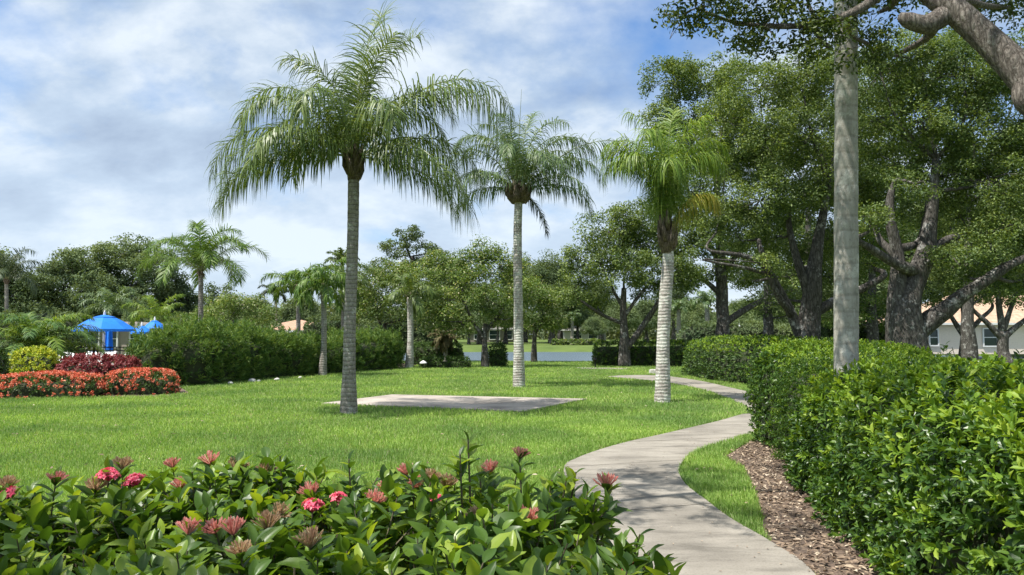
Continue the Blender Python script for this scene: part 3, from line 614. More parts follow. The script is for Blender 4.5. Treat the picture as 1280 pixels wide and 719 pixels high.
# ------------------------------------------------------------------ palms
def frond(g, base, az, el, Ln, droop, ll, nl=95, wl=.026, grav=.55, m=0, r0=.022, twist=0.0, pet=.1, fold=.5, pw=1.4):
    ns = 22; t = np.linspace(0, 1, ns); az_t = az + twist * t; el_t = el - droop * t ** pw
    dr = np.stack([np.cos(el_t) * np.cos(az_t), np.cos(el_t) * np.sin(az_t), np.sin(el_t)], -1)
    pts = base + np.r_[[[0, 0, 0]], np.cumsum((dr[1:] + dr[:-1]) / 2 * (Ln / (ns - 1)), 0)]
    g.tube(pts, r0 * (1 - .88 * t), 5, 1)
    for sgn in (-1, 1):
        u = pet + (1 - pet) * (np.arange(nl) + rng.random(nl)) / nl; u = np.clip(u, 0, .995)
        Pp = np.stack([np.interp(u, t, pts[:, k_]) for k_ in range(3)], -1); Tt = nrm(np.stack([np.interp(u, t, dr[:, k_]) for k_ in range(3)], -1))
        side = np.stack([-np.sin(az + twist * u), np.cos(az + twist * u), u * 0], -1) * sgn; upv = np.cross(Tt, side) * (1 if sgn > 0 else -1); upv = nrm(np.where(upv[:, 2:] < 0, -upv, upv))
        up = rng.normal(.25, fold, nl); fw = .35 + .75 * u + rng.normal(0, .1, nl)
        D = nrm(side + Tt * fw[:, None] + upv * up[:, None])
        prof = np.clip(.35 + 1.3 * np.sin(np.clip((u - pet) / (1 - pet), 0, 1) ** .75 * PI * .86), 0, 1) * (1 - .35 * u ** 4)
        L_ = ll * prof * rng.uniform(.8, 1.12, nl); seg = 5; rows = []
        p = Pp.copy(); wv = nrm(np.cross(D, upv))
        gk = grav * rng.uniform(.3, 1.7, nl)
        for k_ in range(seg + 1):
            w_ = wl * (.55, 1, .95, .8, .5, .05)[k_] / 2
            rows.append(np.stack([p - wv * w_, p + wv * w_], 1))
            if k_ < seg:
                D = nrm(D + np.array([0, 0, -1.0]) * (gk * (.25 + .28 * k_))[:, None]); p = p + D * (L_ / seg)[:, None]
        V = np.stack(rows, 1).reshape(-1, 3); K = (seg + 1) * 2
        f = np.array([[2 * k_, 2 * k_ + 1, 2 * k_ + 3, 2 * k_ + 2] for k_ in range(seg)])
        g.add(V, (f[None] + (np.arange(nl) * K)[:, None, None]).reshape(-1, 4), m)
def palm_trunk(root, base, pts, rad, mt, ring=.09):
    p = smooth_line(pts, 90); r = np.interp(np.linspace(0, 1, 90), np.linspace(0, 1, len(rad)), rad)
    r = r * (1 + .018 * np.sin(np.arange(90) * 2.1)); g = Geo(); g.tube(p, r, 18, 0, .035); g.build("trunk", mt, root, base, smooth=True)
def boots(root, base, c, r, h, n=16, mt=None, flare=.5):
    g = Geo()
    for k_ in range(n):
        a = k_ * 2.4 + rng.normal(0, .2); z0 = (k_ / n) * h * .55; d_ = np.array([math.cos(a), math.sin(a), 0])
        p0 = c + d_ * r * .55 + np.array([0, 0, z0]); p2 = c + d_ * (r * (1.2 + flare * rng.uniform(.2, .8))) + np.array([0, 0, z0 + h * .45]); p1 = (p0 + p2) / 2 + d_ * r * .25
        g.tube([p0, p1, p2], [.09 * r / .16, .06 * r / .16, .022 * r / .16], 6, 0, .2)
    g.tube([c + np.array([0, 0, -.05]), c + np.array([0, 0, h * .4]), c + np.array([0, 0, h])], [r * .85, r * 1.05, r * .5], 14, 0, .15)
    g.build("leaf_bases", mt or M['boot'], root, base, smooth=True)
R = math.radians
def palm(name, label, base, trunk, rad, tmat, crown, fr, lm, cr=.16, ch=.5, group=None, nl=95, wl=.026, spear=0, rmat=None, nb=16, pw=1.4):
    base = np.array([*base[:2], 0.0]); root = thing(name, base, label, "palm tree", group)
    palm_trunk(root, base, trunk, rad, tmat)
    if cr: boots(root, base, crown - np.array([0, 0, ch * .35]), cr, ch, nb)
    for f in fr:
        g = Geo(); fm = f[6] if len(f) > 6 else lm
        bp_ = crown + np.array([math.cos(R(f[0])) * cr * .5, math.sin(R(f[0])) * cr * .5, ch * .25])
        frond(g, bp_, R(f[0]), R(f[1]), f[2], R(f[3]), f[4], nl=nl, wl=wl, grav=f[5] if len(f) > 5 else .55, pw=pw)
        o = g.build("frond", [fm, M['rachis']], root, base)
        if fm is M['palmold']: o["label"] = "yellowing hanging frond"
        if fm is M['palmdark']: o["label"] = "dark drooping dead frond"
    if spear:
        g = Geo(); g.tube([crown, crown + np.array([.03, 0, spear * .6]), crown + np.array([.1, 0, spear])], [.02, .012, .004], 5); g.build("spear_leaf", M['rachis'], root, base)
    return root
# az: 0 = right, 90 = away, 180 = left, 270 = towards the camera. (az, elev, length, droop, leaflet, gravity)
b1 = G(436, 517); d1 = b1[1]; c1 = P(442, 207, d1)
palm("queen_palm", "tall full crowned palm left of centre with grey ringed trunk, largest on the lawn", b1,
     [b1 - [0, 0, .1], P(437, 420, d1), P(441, 300, d1), P(442, 215, d1), P(442, 203, d1)], [.185, .128, .118, .116, .115, .112, .12], M['palmtrunk'], c1,
     [(205, 4, 3.0, 82, .95, 1.1), (182, 8, 3.1, 88, .9, 1.1), (-20, 2, 3.1, 84, .95, 1.1), (60, 90, 3.6, 42, .9, .4), (20, 86, 3.2, 62, .85, .45), (330, 88, 2.7, 60, .75, .5), (100, 86, 2.9, 70, .75, .4), (210, 86, 2.5, 90, .75, .5),
      (176, 68, 3.5, 155, .8, .8), (190, 30, 3.3, 118, .85, 1.0), (160, 50, 3.0, 140, .7, .9),
      (225, 48, 3.1, 140, .85, 1.1), (255, 58, 2.8, 150, .85, 1.1), (212, 16, 3.1, 105, .9, 1.0), (236, 20, 2.9, 100, .85, 1.0),
      (6, 72, 3.0, 155, .68, .75), (30, 64, 2.8, 150, .66, .8), (-14, 52, 4.2, 124, 1.0, 1.1), (-24, 46, 4.0, 122, 1.0, 1.0),
      (-8, 22, 3.2, 112, .85, 1.1), (-34, 10, 2.9, 95, .8, 1.0), (40, 36, 3.1, 120, .75, .9), (110, 60, 3.0, 135, .75, .8), (135, 40, 3.1, 125, .75, .9), (5, -6, 2.6, 72, .75, 1.0), (-58, 50, 2.6, 135, .8, 1.0)],
     M['palm'], cr=.15, ch=.75, nl=92, wl=.024, pw=1.9)
b2 = G(649, 484); d2 = b2[1]; c2 = P(648, 243, d2)
palm("queen_palm", "open feathery palm in mid lawn with whitish trunk and ball of old leaf bases", b2,
     [b2 - [0, 0, .1], P(648, 400, d2), P(647, 300, d2), P(648, 256, d2), P(648, 246, d2)], [.2, .145, .135, .13, .125, .12], M['palmtrunkwhite'], c2,
     [(172, 82, 3.3, 165, .6, .7), (195, 78, 3.2, 165, .6, .75), (150, 76, 3.2, 160, .6, .8), (60, 88, 3.1, 60, .6, .5), (250, 84, 3.1, 120, .6, .7), (320, 84, 3.1, 130, .6, .7), (185, 64, 3.0, 160, .6, .9), (140, 86, 3.1, 90, .6, .6),
      (110, 84, 3.2, 110, .6, .5), (8, 80, 3.3, 160, .6, .7), (-10, 70, 3.4, 155, .65, .8), (30, 66, 3.2, 150, .65, .8), (180, 40, 2.4, 135, .7, .9), (215, 30, 2.4, 130, .7, 1.0), (-6, 44, 4.3, 88, 1.0, 1.5), (-22, 40, 3.2, 125, .8, 1.1), (-50, 50, 2.6, 145, .7, 1.0),
      (-8, 12, 2.6, 105, .75, 1.1), (260, 66, 2.6, 150, .65, .8), (295, 56, 2.5, 150, .7, .9), (85, 50, 2.8, 140, .65, .8), (15, -45, 1.6, 45, .4, 1.2, M['palmdark']), (-30, 22, 2.7, 110, .8, 1.2), (170, 10, 2.2, 95, .7, 1.0)],
     M['palmblue'], cr=.26, ch=.62, nl=75, wl=.027, spear=3.3, pw=2.0)
b3 = G(828, 503); d3 = b3[1]; c3 = P(834, 296, d3)
palm("queen_palm", "shorter bright green palm with hanging curtain fronds beside the bend of the path", b3,
     [b3 - [0, 0, .1], P(829, 430, d3), P(832, 370, d3), P(835, 330, d3), P(834.5, 305, d3)], [.2, .155, .15, .145, .14, .12], M['palmtrunkwhite'], c3,
     [(60, 90, 3.1, 40, .8, .7), (150, 89, 3.2, 60, .75, .7), (330, 89, 2.9, 75, .75, .8), (178, 87, 3.2, 165, .75, .9), (190, 85, 2.7, 170, .85, 1.2), (172, 80, 2.6, 160, .75, 1.0),
      (205, 87, 2.5, 165, .9, 1.3), (165, 85, 2.9, 150, .8, 1.0), (240, 88, 3.0, 140, .9, 1.2), (262, 83, 2.3, 155, .9, 1.4),
      (0, 87, 3.0, 140, .75, .9), (18, 84, 2.7, 150, .75, 1.0), (-20, 85, 2.6, 160, .85, 1.2), (70, 86, 3.1, 120, .8, .9), (120, 84, 2.9, 140, .8, .9), (-14, 58, 1.5, 130, .7, 1.4, M['palmold'])],
     M['palmbright'], cr=.16, ch=1.0, nl=95, wl=.024, pw=2.8)
# the palm whose trunk rises out of the near hedge, crown above the picture
b4 = np.array([3.42, 7.9, 0]); c4 = np.array([3.62, 7.95, 8.2])
palm("royal_palm", "palm with tall smooth grey trunk rising out of the near hedge on the right", b4,
     [b4, (3.46, 7.9, 1.4), (3.53, 7.9, 4.0), (3.6, 7.95, 6.3), (3.62, 7.95, 8.2)], [.15, .118, .122, .113, .122, .118, .11], M['palmtrunksmooth'], c4,
     [(k_ * 137.5 % 360, 72 - 3.3 * k_, 3.4, 88, .7, .7) for k_ in range(15)], M['palm'], cr=.15, ch=.8, nl=70, wl=.03)
# smaller palms around
def autopalm(label, px, py_base, d, py_crown, Ln, nf=15, lm='palmmid', r=.11, name="palm_tree", nl=60, ll=.5, wl=.04, e0=86, e1=15, dr=125, pw=1.8, tm='palmtrunk', pxc=None, group=None, grav=.5, cr=.12):
    b_ = P(px, 418, d); b_[2] = 0; c_ = P(pxc or px, py_crown, d)
    fr = [((k_ * 137.5 + rng.uniform(-12, 12)) % 360, e0 - (e0 - e1) * k_ / nf, Ln * rng.uniform(.85, 1.1), dr * rng.uniform(.85, 1.15), ll, grav) for k_ in range(nf)]
    return palm(name, label, b_, [b_, (b_ + c_) / 2 + [.05, 0, 0], c_], [r * 1.5, r, r * .95, r * .9], M[tm], c_, fr, M[lm], cr=cr, ch=.4, group=group, nl=nl, wl=wl, nb=8, pw=pw)
autopalm("bright arching palm rising above the oleanders at the left under a thin spear leaf", 249, 0, 33, 343, 3.1, 16, ll=.62, e0=86, e1=22, dr=128, pxc=251, nl=110, wl=.032, grav=.25, cr=.1)
kids_ = bpy.data.objects
pr = autopalm("foremost drooping palm of the clump behind the tallest palm trunk", 404, 0, 29.5, 362, 1.75, 13, ll=.5, e0=80, e1=-10, dr=125, grav=.9)
autopalm("left hand drooping palm of the clump behind the oleanders", 372, 0, 37, 362, 1.9, 12, ll=.5, e0=78, e1=-5, dr=115, grav=.7)
autopalm("drooping palm half hidden behind the tallest palm trunk", 428, 0, 38, 358, 1.9, 12, lm='palm', ll=.5, e0=78, e1=-5, dr=120, grav=.7)
autopalm("slender palm with pale straight trunk at the end of the oleanders", 512, 0, 36.5, 372, 1.9, 12, lm='palm', ll=.45, e0=80, e1=-15, dr=112, tm='palmtrunkwhite', grav=.6, r=.15)
autopalm("small yellowish palm behind the blue umbrellas", 197, 0, 48, 400, 2.3, 12, lm='palmbright', ll=.5, e0=75, e1=5, dr=90)
autopalm("grey green palm behind the large blue umbrella", 138, 0, 50, 388, 2.6, 14, lm='palmblue', ll=.55, e0=75, e1=0, dr=105)
autopalm("far palm with lacy crown left of the palm clump", 345, 0, 70, 370, 2.0, 12, lm='palmdark', ll=.4, wl=.07)
autopalm("dark palm standing at the left edge behind the bushes", 8, 0, 45, 352, 2.8, 14, lm='palmdark', ll=.6, dr=110)
autopalm("round headed palm peeping between the tallest trunk and the light trees", 428, 0, 62, 330, 1.6, 14, lm='palm', ll=.4, wl=.06, dr=80)
autopalm("small fan like palm with brown skirt beneath the light leaved tree", 556, 0, 40, 422, .8, 16, lm='deadfrond', ll=.3, e0=50, e1=-70, dr=50)
pg = "distant palms across the lake"
far_p = autopalm("distant palm with pale trunk seen under the oak limbs left of the thick trunk", 848, 0, 105, 388, 2.6, 13, lm='palmblue', ll=.7, wl=.12, nl=28, group=pg, r=.3)
def dp(px, d, sc, lb): b_ = P(px, 418, d); b_[2] = 0.1; return dup(far_p, b_, rng.uniform(0, 6), sc, lb, pg)
dp(884, 100, 1.12, "distant dark palm just left of the thick oak trunk")
dp(962, 130, .8, "distant palm right of the thick oak trunk under its low limb")
dp(868, 150, 1.1, "farthest tiny palm between the two distant ones")
dp(715, 120, .8, "distant palm on the far shore above the lake")
# date palm clump at left
bd = P(48, 418, 25.5); bd[2] = 0
dr_ = thing("date_palm", bd, "low bushy date palm with feathery arching fronds behind the yellow shrub", "palm tree")
g = Geo(); g.tube([bd, bd + [0, 0, .9]], [.16, .13], 10, 0, .1); g.build("trunk", M['boot'], dr_, bd)
for k_ in range(34):
    g = Geo(); a_ = k_ * 137.5; e_ = 82 - 72 * k_ / 34
    frond(g, bd + [rng.normal(0, .2), rng.normal(0, .15), 1.0], R(a_), R(e_), rng.uniform(2.1, 2.6), R(105), .42, nl=65, wl=.035, grav=.3, r0=.014, fold=.3)
    g.build("frond", [M['oleander'] if k_ % 3 else M['palmbright'], M['rachis']], dr_, bd)

# ------------------------------------------------------------------ broadleaf trees
def tree(name, label, trunk, limbs, clumps, lm, ls=.1, sub=26, per=110, bark=None, cat="tree", group=None, rs=(.32, .6), twigr=.012, tm=DIA, asp=.55, flat=.8, sides=10, shell=.55, dn=1.5):
    """trunk / limbs: lists of (x, y, z, r); clumps: (x, y, z, r[, rz])"""
    tr = np.array(trunk, float); base = np.array([tr[0, 0], tr[0, 1], 0.0])
    root = thing(name, base, label, cat, group); g = Geo()
    nodes = []
    def limb(a, sd_):
        a = np.array(a, float); p = smooth_line(a[:, :3], max(8, len(a) * 5)); r = np.interp(np.linspace(0, 1, len(p)), np.linspace(0, 1, len(a)), a[:, 3])
        jit = r[:, None] * .22 * np.stack([vn(p, 1.3, 3), vn(p, 1.3, 17), vn(p, 1.3, 31)], -1); jit[0] = 0
        p = p + jit; g.tube(p, r, sd_, 0, .12)
        for q_, rr in zip(p[2:], r[2:]): nodes.append((*q_, rr))
    flare = tr.copy(); flare[0, 3] *= 1.25; limb(flare, sides + 4)
    cc_ = np.array([c[:3] for c in clumps], float)
    for l_ in limbs:
        l_ = [tuple(v) for v in l_]; e_ = np.array(l_[-1][:3]); dd_ = np.linalg.norm(cc_ - e_, axis=1) + 1.2 * np.clip(e_[2] - cc_[:, 2], 0, None); t_ = cc_[np.argmin(dd_)]
        if dd_.min() > .15 and l_[-1][3] != .031: l_ = l_ + [(*((e_ + t_) / 2 + rng.normal(0, .06, 3)), l_[-1][3] * .6), (*t_, .012)]
        limb(l_, sides)
    nd = np.array(nodes); tw = Geo(); gl = Geo()
    for c in clumps:
        cp = np.array(c[:3], float); rx = c[3]; rz = c[4] if len(c) > 4 else rx * flat
        cost = np.linalg.norm(nd[:, :3] - cp, axis=1) + 1.5 * np.clip(nd[:, 2] - cp[2], 0, None) + .0 * nd[:, 3]
        s = nd[np.argmin(cost)]; s0 = s[:3]; dv = cp - s0; L_ = np.linalg.norm(dv)
        mid = s0 + dv * .5 + np.array([rng.normal(0, .08), rng.normal(0, .08), -.06]) * L_
        rr = min(s[3] * .55, .03 + .028 * L_)
        g.tube(smooth_line([s0, mid, cp], 9), np.linspace(rr, .02, 9), 7, 0, .12)
        nsub = max(4, int(sub * dn * rx * rz)); u = rdir(nsub); rad = rng.uniform(shell * .5, 1.0, nsub) ** .6
        sp = cp + u * rad[:, None] * np.array([rx, rx, rz])
        hub = cp + (sp - cp) * .35 + rng.normal(0, .1, (nsub, 3))
        for s_, h_ in list(zip(sp, hub))[::3]: g.tube([cp + (h_ - cp) * .2, h_, s_], [twigr * 1.6, twigr, twigr * .4], 4, 0)
        rs_ = rng.uniform(*rs, nsub); k_ = (per * 1.15 * (rs_ / np.mean(rs)) ** 2).astype(int); idx = np.repeat(np.arange(nsub), k_); n_ = len(idx)
        u2 = rdir(n_); off = u2 * (rng.random(n_) ** .45 * rs_[idx])[:, None] * np.array([1, 1, .72])
        C = sp[idx] + off; U = nrm(u2 * .5 + np.array([0, 0, .6]) + rdir(n_) * .75); D = nrm(np.cross(U, rdir(n_)))
        leaves(gl, C, D, U, ls * rng.uniform(.7, 1.25, n_), ls * asp * rng.uniform(.8, 1.2, n_), tm)
    g.build("trunk", bark or M['oakbark'], root, base, smooth=True)
    gl.build("crown", lm, root, base)
    return root
def q4(px, py, d, r): return (*P(px, py, d), r)
def g4(px, d, r): p = P(px, 418, d); return (p[0], p[1], -.05, r)

# oak A: forked oak by the path end
A = 38
tree("oak_tree", "forked oak at the lake end with low limbs spreading over the dark hedge", [g4(781, A, .27), q4(780, 420, A, .2), q4(779, 395, A, .17), q4(780, 360, A, .12)],
     [[q4(783, 436, A, .17), q4(805, 405, A, .15), q4(832, 365, A - .5, .11), q4(850, 340, A, .07)], [q4(779, 405, A, .11), q4(755, 395, A, .09), q4(735, 382, A - 1, .07), q4(716, 368, A - 1, .05)],
      [q4(779, 398, A, .1), q4(795, 375, A, .09), q4(815, 350, A + .6, .06)], [q4(779, 385, A, .1), q4(765, 360, A, .07), q4(750, 330, A, .05)]],
     [(*P(x_, y_, A + dz), r_, rz_) for x_, y_, dz, r_, rz_ in [(735, 330, 0, 1.5, 1.1), (760, 290, 0, 1.6, 1.3), (800, 280, .5, 1.6, 1.3), (785, 335, -1, 1.4, 1), (830, 320, 0, 1.5, 1.1), (855, 345, 0, 1.2, .9), (720, 360, -.5, 1.1, .7), (745, 375, 1, .9, .5), (810, 360, 1, 1.1, .6), (780, 310, 1.2, 1.7, 1.3)]],
     M['oak'], ls=.13, sub=20, per=70)
# oak B: thick dark straight trunk
B = 40
tree("oak_tree", "dark straight trunked oak rising behind the clipped hedge in the middle distance", [g4(904, B, .42), q4(903, 400, B, .33), q4(902, 350, B, .3), q4(900, 290, B, .22), q4(895, 220, B, .12)],
     [[q4(905, 405, B, .2), q4(930, 388, B, .17), q4(960, 372, B, .13), q4(990, 362, B, .09)], [q4(902, 370, B, .16), q4(880, 350, B, .12), q4(850, 335, B, .07)], [q4(902, 350, B, .14), q4(920, 320, B, .12), q4(945, 300, B, .08)], [q4(900, 330, B, .15), q4(870, 270, B, .1), q4(850, 200, B, .07)]],
     [(*P(x_, y_, B + dz), r_, rz_) for x_, y_, dz, r_, rz_ in [(828, 148, 0, 1.3, 1.0), (915, 88, 0, 1.7, 1.1), (845, 100, 0, 2.0, 1.3), (880, 110, 0, 2.0, 1.5), (850, 170, 0, 2.2, 1.8), (905, 165, 1, 2.4, 2), (870, 240, 0, 2.4, 1.8), (940, 200, 1, 2.4, 2), (850, 300, 0, 1.8, 1.3), (900, 290, -1, 2.2, 1.5), (950, 285, 1, 2.2, 1.4), (985, 345, 0, 1.6, .8), (865, 345, 1, 1.4, .7), (925, 340, 0, 1.6, .8)]],
     M['oak'], ls=.14, sub=14, per=75)
# oak C: pale limbs
C_ = 24
tree("oak_tree", "oak with pale reaching limbs just left of the grey palm trunk", [g4(1008, C_, .5), q4(1010, 432, C_, .38), q4(1014, 385, C_, .3), q4(1016, 345, C_, .26), q4(1025, 290, C_, .16), q4(1035, 230, C_, .09)],
     [[q4(1003, 425, C_, .18), q4(990, 395, C_, .15), q4(965, 345, C_ - .3, .11), q4(935, 322, C_ - .6, .08), q4(885, 312, C_ - .8, .045)], [q4(990, 395, C_, .13), q4(968, 360, C_ - .5, .09), q4(950, 310, C_ - .5, .08), q4(948, 300, C_, .06)],
      [q4(1014, 395, C_, .17), q4(1040, 378, C_, .15), q4(1070, 365, C_, .13), q4(1105, 345, C_, .1)], [q4(1012, 370, C_, .18), q4(995, 320, C_, .12), q4(985, 270, C_, .08)], [q4(965, 345, C_ - .3, .07), q4(930, 335, C_ - 1, .05), q4(880, 325, C_ - 1.2, .03)]],
     [(*P(x_, y_, C_ + dz), r_, rz_) for x_, y_, dz, r_, rz_ in [(905, 150, 0, 1.2, .9), (950, 110, 0, 1.2, .9), (1000, 95, 0, 1.3, 1), (1045, 110, 1, 1.4, 1), (905, 210, .5, 1.1, .9), (955, 180, -.5, 1.3, 1), (1010, 170, 0, 1.4, 1), (1080, 170, 1, 1.4, 1.1), (900, 265, 0, 1.0, .7), (950, 250, -.6, 1.2, .9), (1000, 240, 0, 1.2, .9), (1060, 240, 1, 1.4, 1.1), (975, 295, 1, .9, .6), (1040, 300, 1.5, 1.2, .8), (1095, 250, 1.5, 1.2, 1), (925, 300, .5, .7, .4), (1000, 330, 1.5, .8, .4), (930, 350, 1, .7, .35), (975, 372, 1.5, .7, .3), (1035, 345, .8, .8, .4), (960, 330, -1, .5, .3), (1080, 330, 1.2, .8, .4)]],
     M['oak'], ls=.085, sub=30, per=95, rs=(.26, .48))
# oak D: massive leaning oak
D_ = 20
tree("oak_tree", "massive old oak with thick leaning trunk right of the grey palm trunk", [g4(1135, D_, .7), q4(1133, 432, D_, .52), q4(1132, 400, D_, .46), q4(1138, 365, D_, .32), q4(1155, 320, D_, .24), q4(1165, 270, D_, .15), q4(1170, 200, D_, .09)],
     [[q4(1140, 425, D_, .3), q4(1165, 402, D_, .27), q4(1198, 374, D_ - .3, .2), q4(1225, 356, D_ - .5, .15), q4(1268, 328, D_ - .7, .11), q4(1310, 312, D_ - .7, .07)],
      [q4(1126, 420, D_, .3), q4(1122, 370, D_, .25), q4(1122, 320, D_, .17), q4(1112, 270, D_, .12), q4(1118, 230, D_, .07)], [q4(1150, 340, D_, .17), q4(1120, 330, D_ - .4, .13), q4(1090, 312, D_ - .6, .1), q4(1072, 298, D_ - .8, .06)],
      [q4(1122, 320, D_, .12), q4(1100, 300, D_ + .5, .09), q4(1092, 275, D_ + .5, .05)], [q4(1155, 320, D_, .14), q4(1185, 300, D_, .1), q4(1220, 292, D_, .06)], [q4(1125, 310, D_, .12), q4(1150, 300, D_ + .6, .09), q4(1160, 250, D_ + .6, .05)]],
     [(*P(x_, y_, D_ + dz), r_, rz_) for x_, y_, dz, r_, rz_ in [(1100, 90, 0, 1.2, .9), (1150, 75, 0, 1.2, .9), (1205, 95, 0, 1.2, 1), (1265, 90, 0, 1.2, 1), (1095, 150, 1, 1.1, .8), (1150, 150, 0, 1.2, .9), (1210, 160, 0, 1.2, .9), (1275, 165, 0, 1.2, .9), (1120, 205, 1, 1.0, .7), (1175, 220, .5, 1.1, .8), (1235, 225, -.4, 1.1, .8), (1290, 240, 0, 1.1, .8), (1200, 270, .5, .9, .6), (1250, 285, -.5, .9, .5), (1290, 305, 0, .9, .5), (1150, 265, 1.5, .8, .5), (1330, 180, 0, 1.5, 1.2), (1340, 280, 0, 1.4, .9), (1230, 330, 1.5, .7, .35), (1190, 320, -.8, .6, .3), (1240, 305, -.9, .7, .35), (1085, 270, -.8, .6, .4), (1210, 345, 1.2, .6, .3), (1280, 350, .3, .7, .3), (1145, 230, -.9, .6, .4)]],
     M['oak'], ls=.075, sub=34, per=100, rs=(.22, .42))
# trees by the white house
tree("small_oak_tree", "small dark tree with fan of limbs standing before the house wall between its two windows", [g4(1205, 50, .34), q4(1205, 432, 50, .24), q4(1206, 415, 50, .22)],
     [[q4(1205, 420, 50, .2), q4(1190, 398, 50, .14), q4(1178, 380, 50, .09)], [q4(1207, 418, 50, .2), q4(1222, 402, 50, .15), q4(1240, 385, 50, .1)], [q4(1206, 415, 50, .2), q4(1204, 390, 50, .14), q4(1198, 365, 50, .1)]],
     [(*P(x_, y_, 50), r_, rz_) for x_, y_, r_, rz_ in [(1170, 368, 1.4, .9), (1200, 350, 1.7, 1.2), (1235, 362, 1.5, .9), (1185, 325, 1.7, 1.2), (1222, 325, 1.6, 1.1)]], M['oak'], ls=.16, sub=16, per=60)
tree("small_oak_tree", "small dark tree with forked trunk at the right edge before the house", [g4(1256, 42, .42), q4(1254, 440, 42, .3), q4(1253, 415, 42, .26)],
     [[q4(1253, 425, 42, .2), q4(1235, 405, 42, .14), q4(1215, 385, 42, .08)], [q4(1254, 422, 42, .2), q4(1275, 405, 42, .14), q4(1295, 390, 42, .1)], [q4(1253, 415, 42, .22), q4(1250, 385, 42, .16), q4(1245, 350, 42, .1)], [q4(1253, 415, 42, .16), q4(1266, 380, 42, .12), q4(1275, 350, 42, .08)]],
     [(*P(x_, y_, 42), r_, rz_) for x_, y_, r_, rz_ in [(1215, 345, 1.1, .7), (1250, 325, 1.5, 1.1), (1285, 340, 1.5, 1.1), (1270, 365, 1.2, .7), (1230, 368, .9, .4), (1300, 370, 1.1, .7), (1240, 290, 1.5, 1.1), (1290, 290, 1.5, 1.1)]], M['oak'], ls=.14, sub=18, per=65)
# light leaved flowering trees in the centre
def lt(label, px, d, stems, cl, lm='light', ls=.13, name="blossom_tree", **kw):
    tree(name, label, [g4(px, d, .17), q4(px, 430, d, .13), q4(px + 1, 405, d, .11)], stems, [(*P(x_, y_, d + dz), r_, rz_) for x_, y_, dz, r_, rz_ in cl], M[lm], ls=ls, sub=20, per=70, **kw)
d_ = 37.3
lt("broad light green tree tipped with pale blossom in the centre behind the low hedge", 606, d_, [[q4(606, 425, d_, .11), q4(590, 400, d_, .08), q4(575, 370, d_, .05)], [q4(607, 415, d_, .11), q4(622, 395, d_, .08), q4(640, 365, d_, .05)]],
   [(560, 375, 0, 1.0, .8), (590, 340, 0, 1.2, 1), (625, 335, .5, 1.2, 1), (655, 365, 0, 1.0, .8), (610, 375, -.7, 1.1, .8), (575, 405, 0, .8, .45), (640, 398, 0, .9, .5), (600, 315, .3, .8, .5), (545, 400, 0, .8, .5)])
lt("light green tree behind the slender pale palm", 480, 43, [[q4(480, 420, 43, .1), q4(470, 390, 43, .07)]],
   [(465, 355, 0, 1.3, 1), (495, 345, 0, 1.2, .9), (525, 350, 0, 1.3, 1), (455, 390, 0, 1.1, .8), (490, 385, -.5, 1.2, .9), (530, 385, 0, 1.2, .9), (550, 330, 1, 1.1, .8)])
lt("small rounded light green tree right of the lichened palm trunk", 668, 44, [[q4(668, 420, 44, .09), q4(680, 395, 44, .06)]],
   [(665, 365, 0, 1.1, .8), (690, 375, 0, 1.1, .8), (670, 400, 0, 1.2, .7), (697, 402, 0, .8, .5)])
lt("pale yellow green bush like tree behind the oleanders at left", 305, 46, [[q4(305, 415, 46, .1), q4(290, 400, 46, .06)]], [(275, 388, 0, 1.3, .8), (300, 382, 0, 1.3, .8), (325, 392, 0, 1.2, .7), (255, 400, 0, 1.0, .5)])
# tall dark tree behind centre
tree("dark_tree", "tall loose dark tree rising behind the slender pale palm", [g4(518, 62, .35), q4(517, 380, 62, .22), q4(516, 320, 62, .15)], [[q4(516, 330, 62, .1), q4(505, 300, 62, .06)]],
     [(*P(x_, y_, 62), r_, rz_) for x_, y_, r_, rz_ in [(515, 292, 1.4, .8), (495, 310, 1.5, .9), (535, 315, 1.5, .9), (485, 335, 1.6, 1), (520, 335, 1.6, 1), (550, 340, 1.4, 1), (500, 365, 2, 1.2)]], M['fardark'], ls=.2, sub=10, per=60)
# background oaks at the left
lg = "background oaks at the left"
bo = [("big grey green oak whose domed top rises highest behind the umbrellas", 160, 60, [(160, 318, 2.4, 1.6), (125, 325, 2.3, 1.4), (190, 330, 2.2, 1.4), (140, 355, 2.6, 1.6), (180, 365, 2.6, 1.6), (105, 345, 2, 1.3), (210, 355, 2, 1.5), (150, 390, 2.6, 1.3), (200, 395, 2.4, 1.2)], 'far'),
      ("grey green oak left of the highest domed one", 85, 58, [(90, 330, 1.9, 1.2), (70, 350, 1.9, 1.2), (105, 360, 2, 1.3), (75, 385, 2.2, 1.3), (110, 390, 2.2, 1.2), (45, 365, 1.7, 1.1)], 'far'),
      ("dark oak at the far left edge behind the date palm", 20, 55, [(12, 350, 1.7, 1.2), (40, 358, 1.6, 1.1), (0, 385, 2, 1.3), (35, 390, 2, 1.2), (-25, 360, 2, 1.4)], 'fardark'),
      ("low dark tree between the arching palm and the domed oak", 235, 62, [(225, 372, 1.8, 1.1), (250, 385, 1.8, 1.1), (275, 370, 1.5, .9), (235, 400, 2, 1)], 'fardark')]
for lb, px, d_, cl, lm in bo:
    tree("oak_tree", lb, [g4(px, d_, .4), q4(px, 390, d_, .3), q4(px, 365, d_, .2)], [], [(*P(x_, y_, d_ + rng.normal(0, .8)), r_, rz_) for x_, y_, r_, rz_ in cl], M[lm], ls=.2, sub=13, per=62, group=lg, rs=(.4, .75))
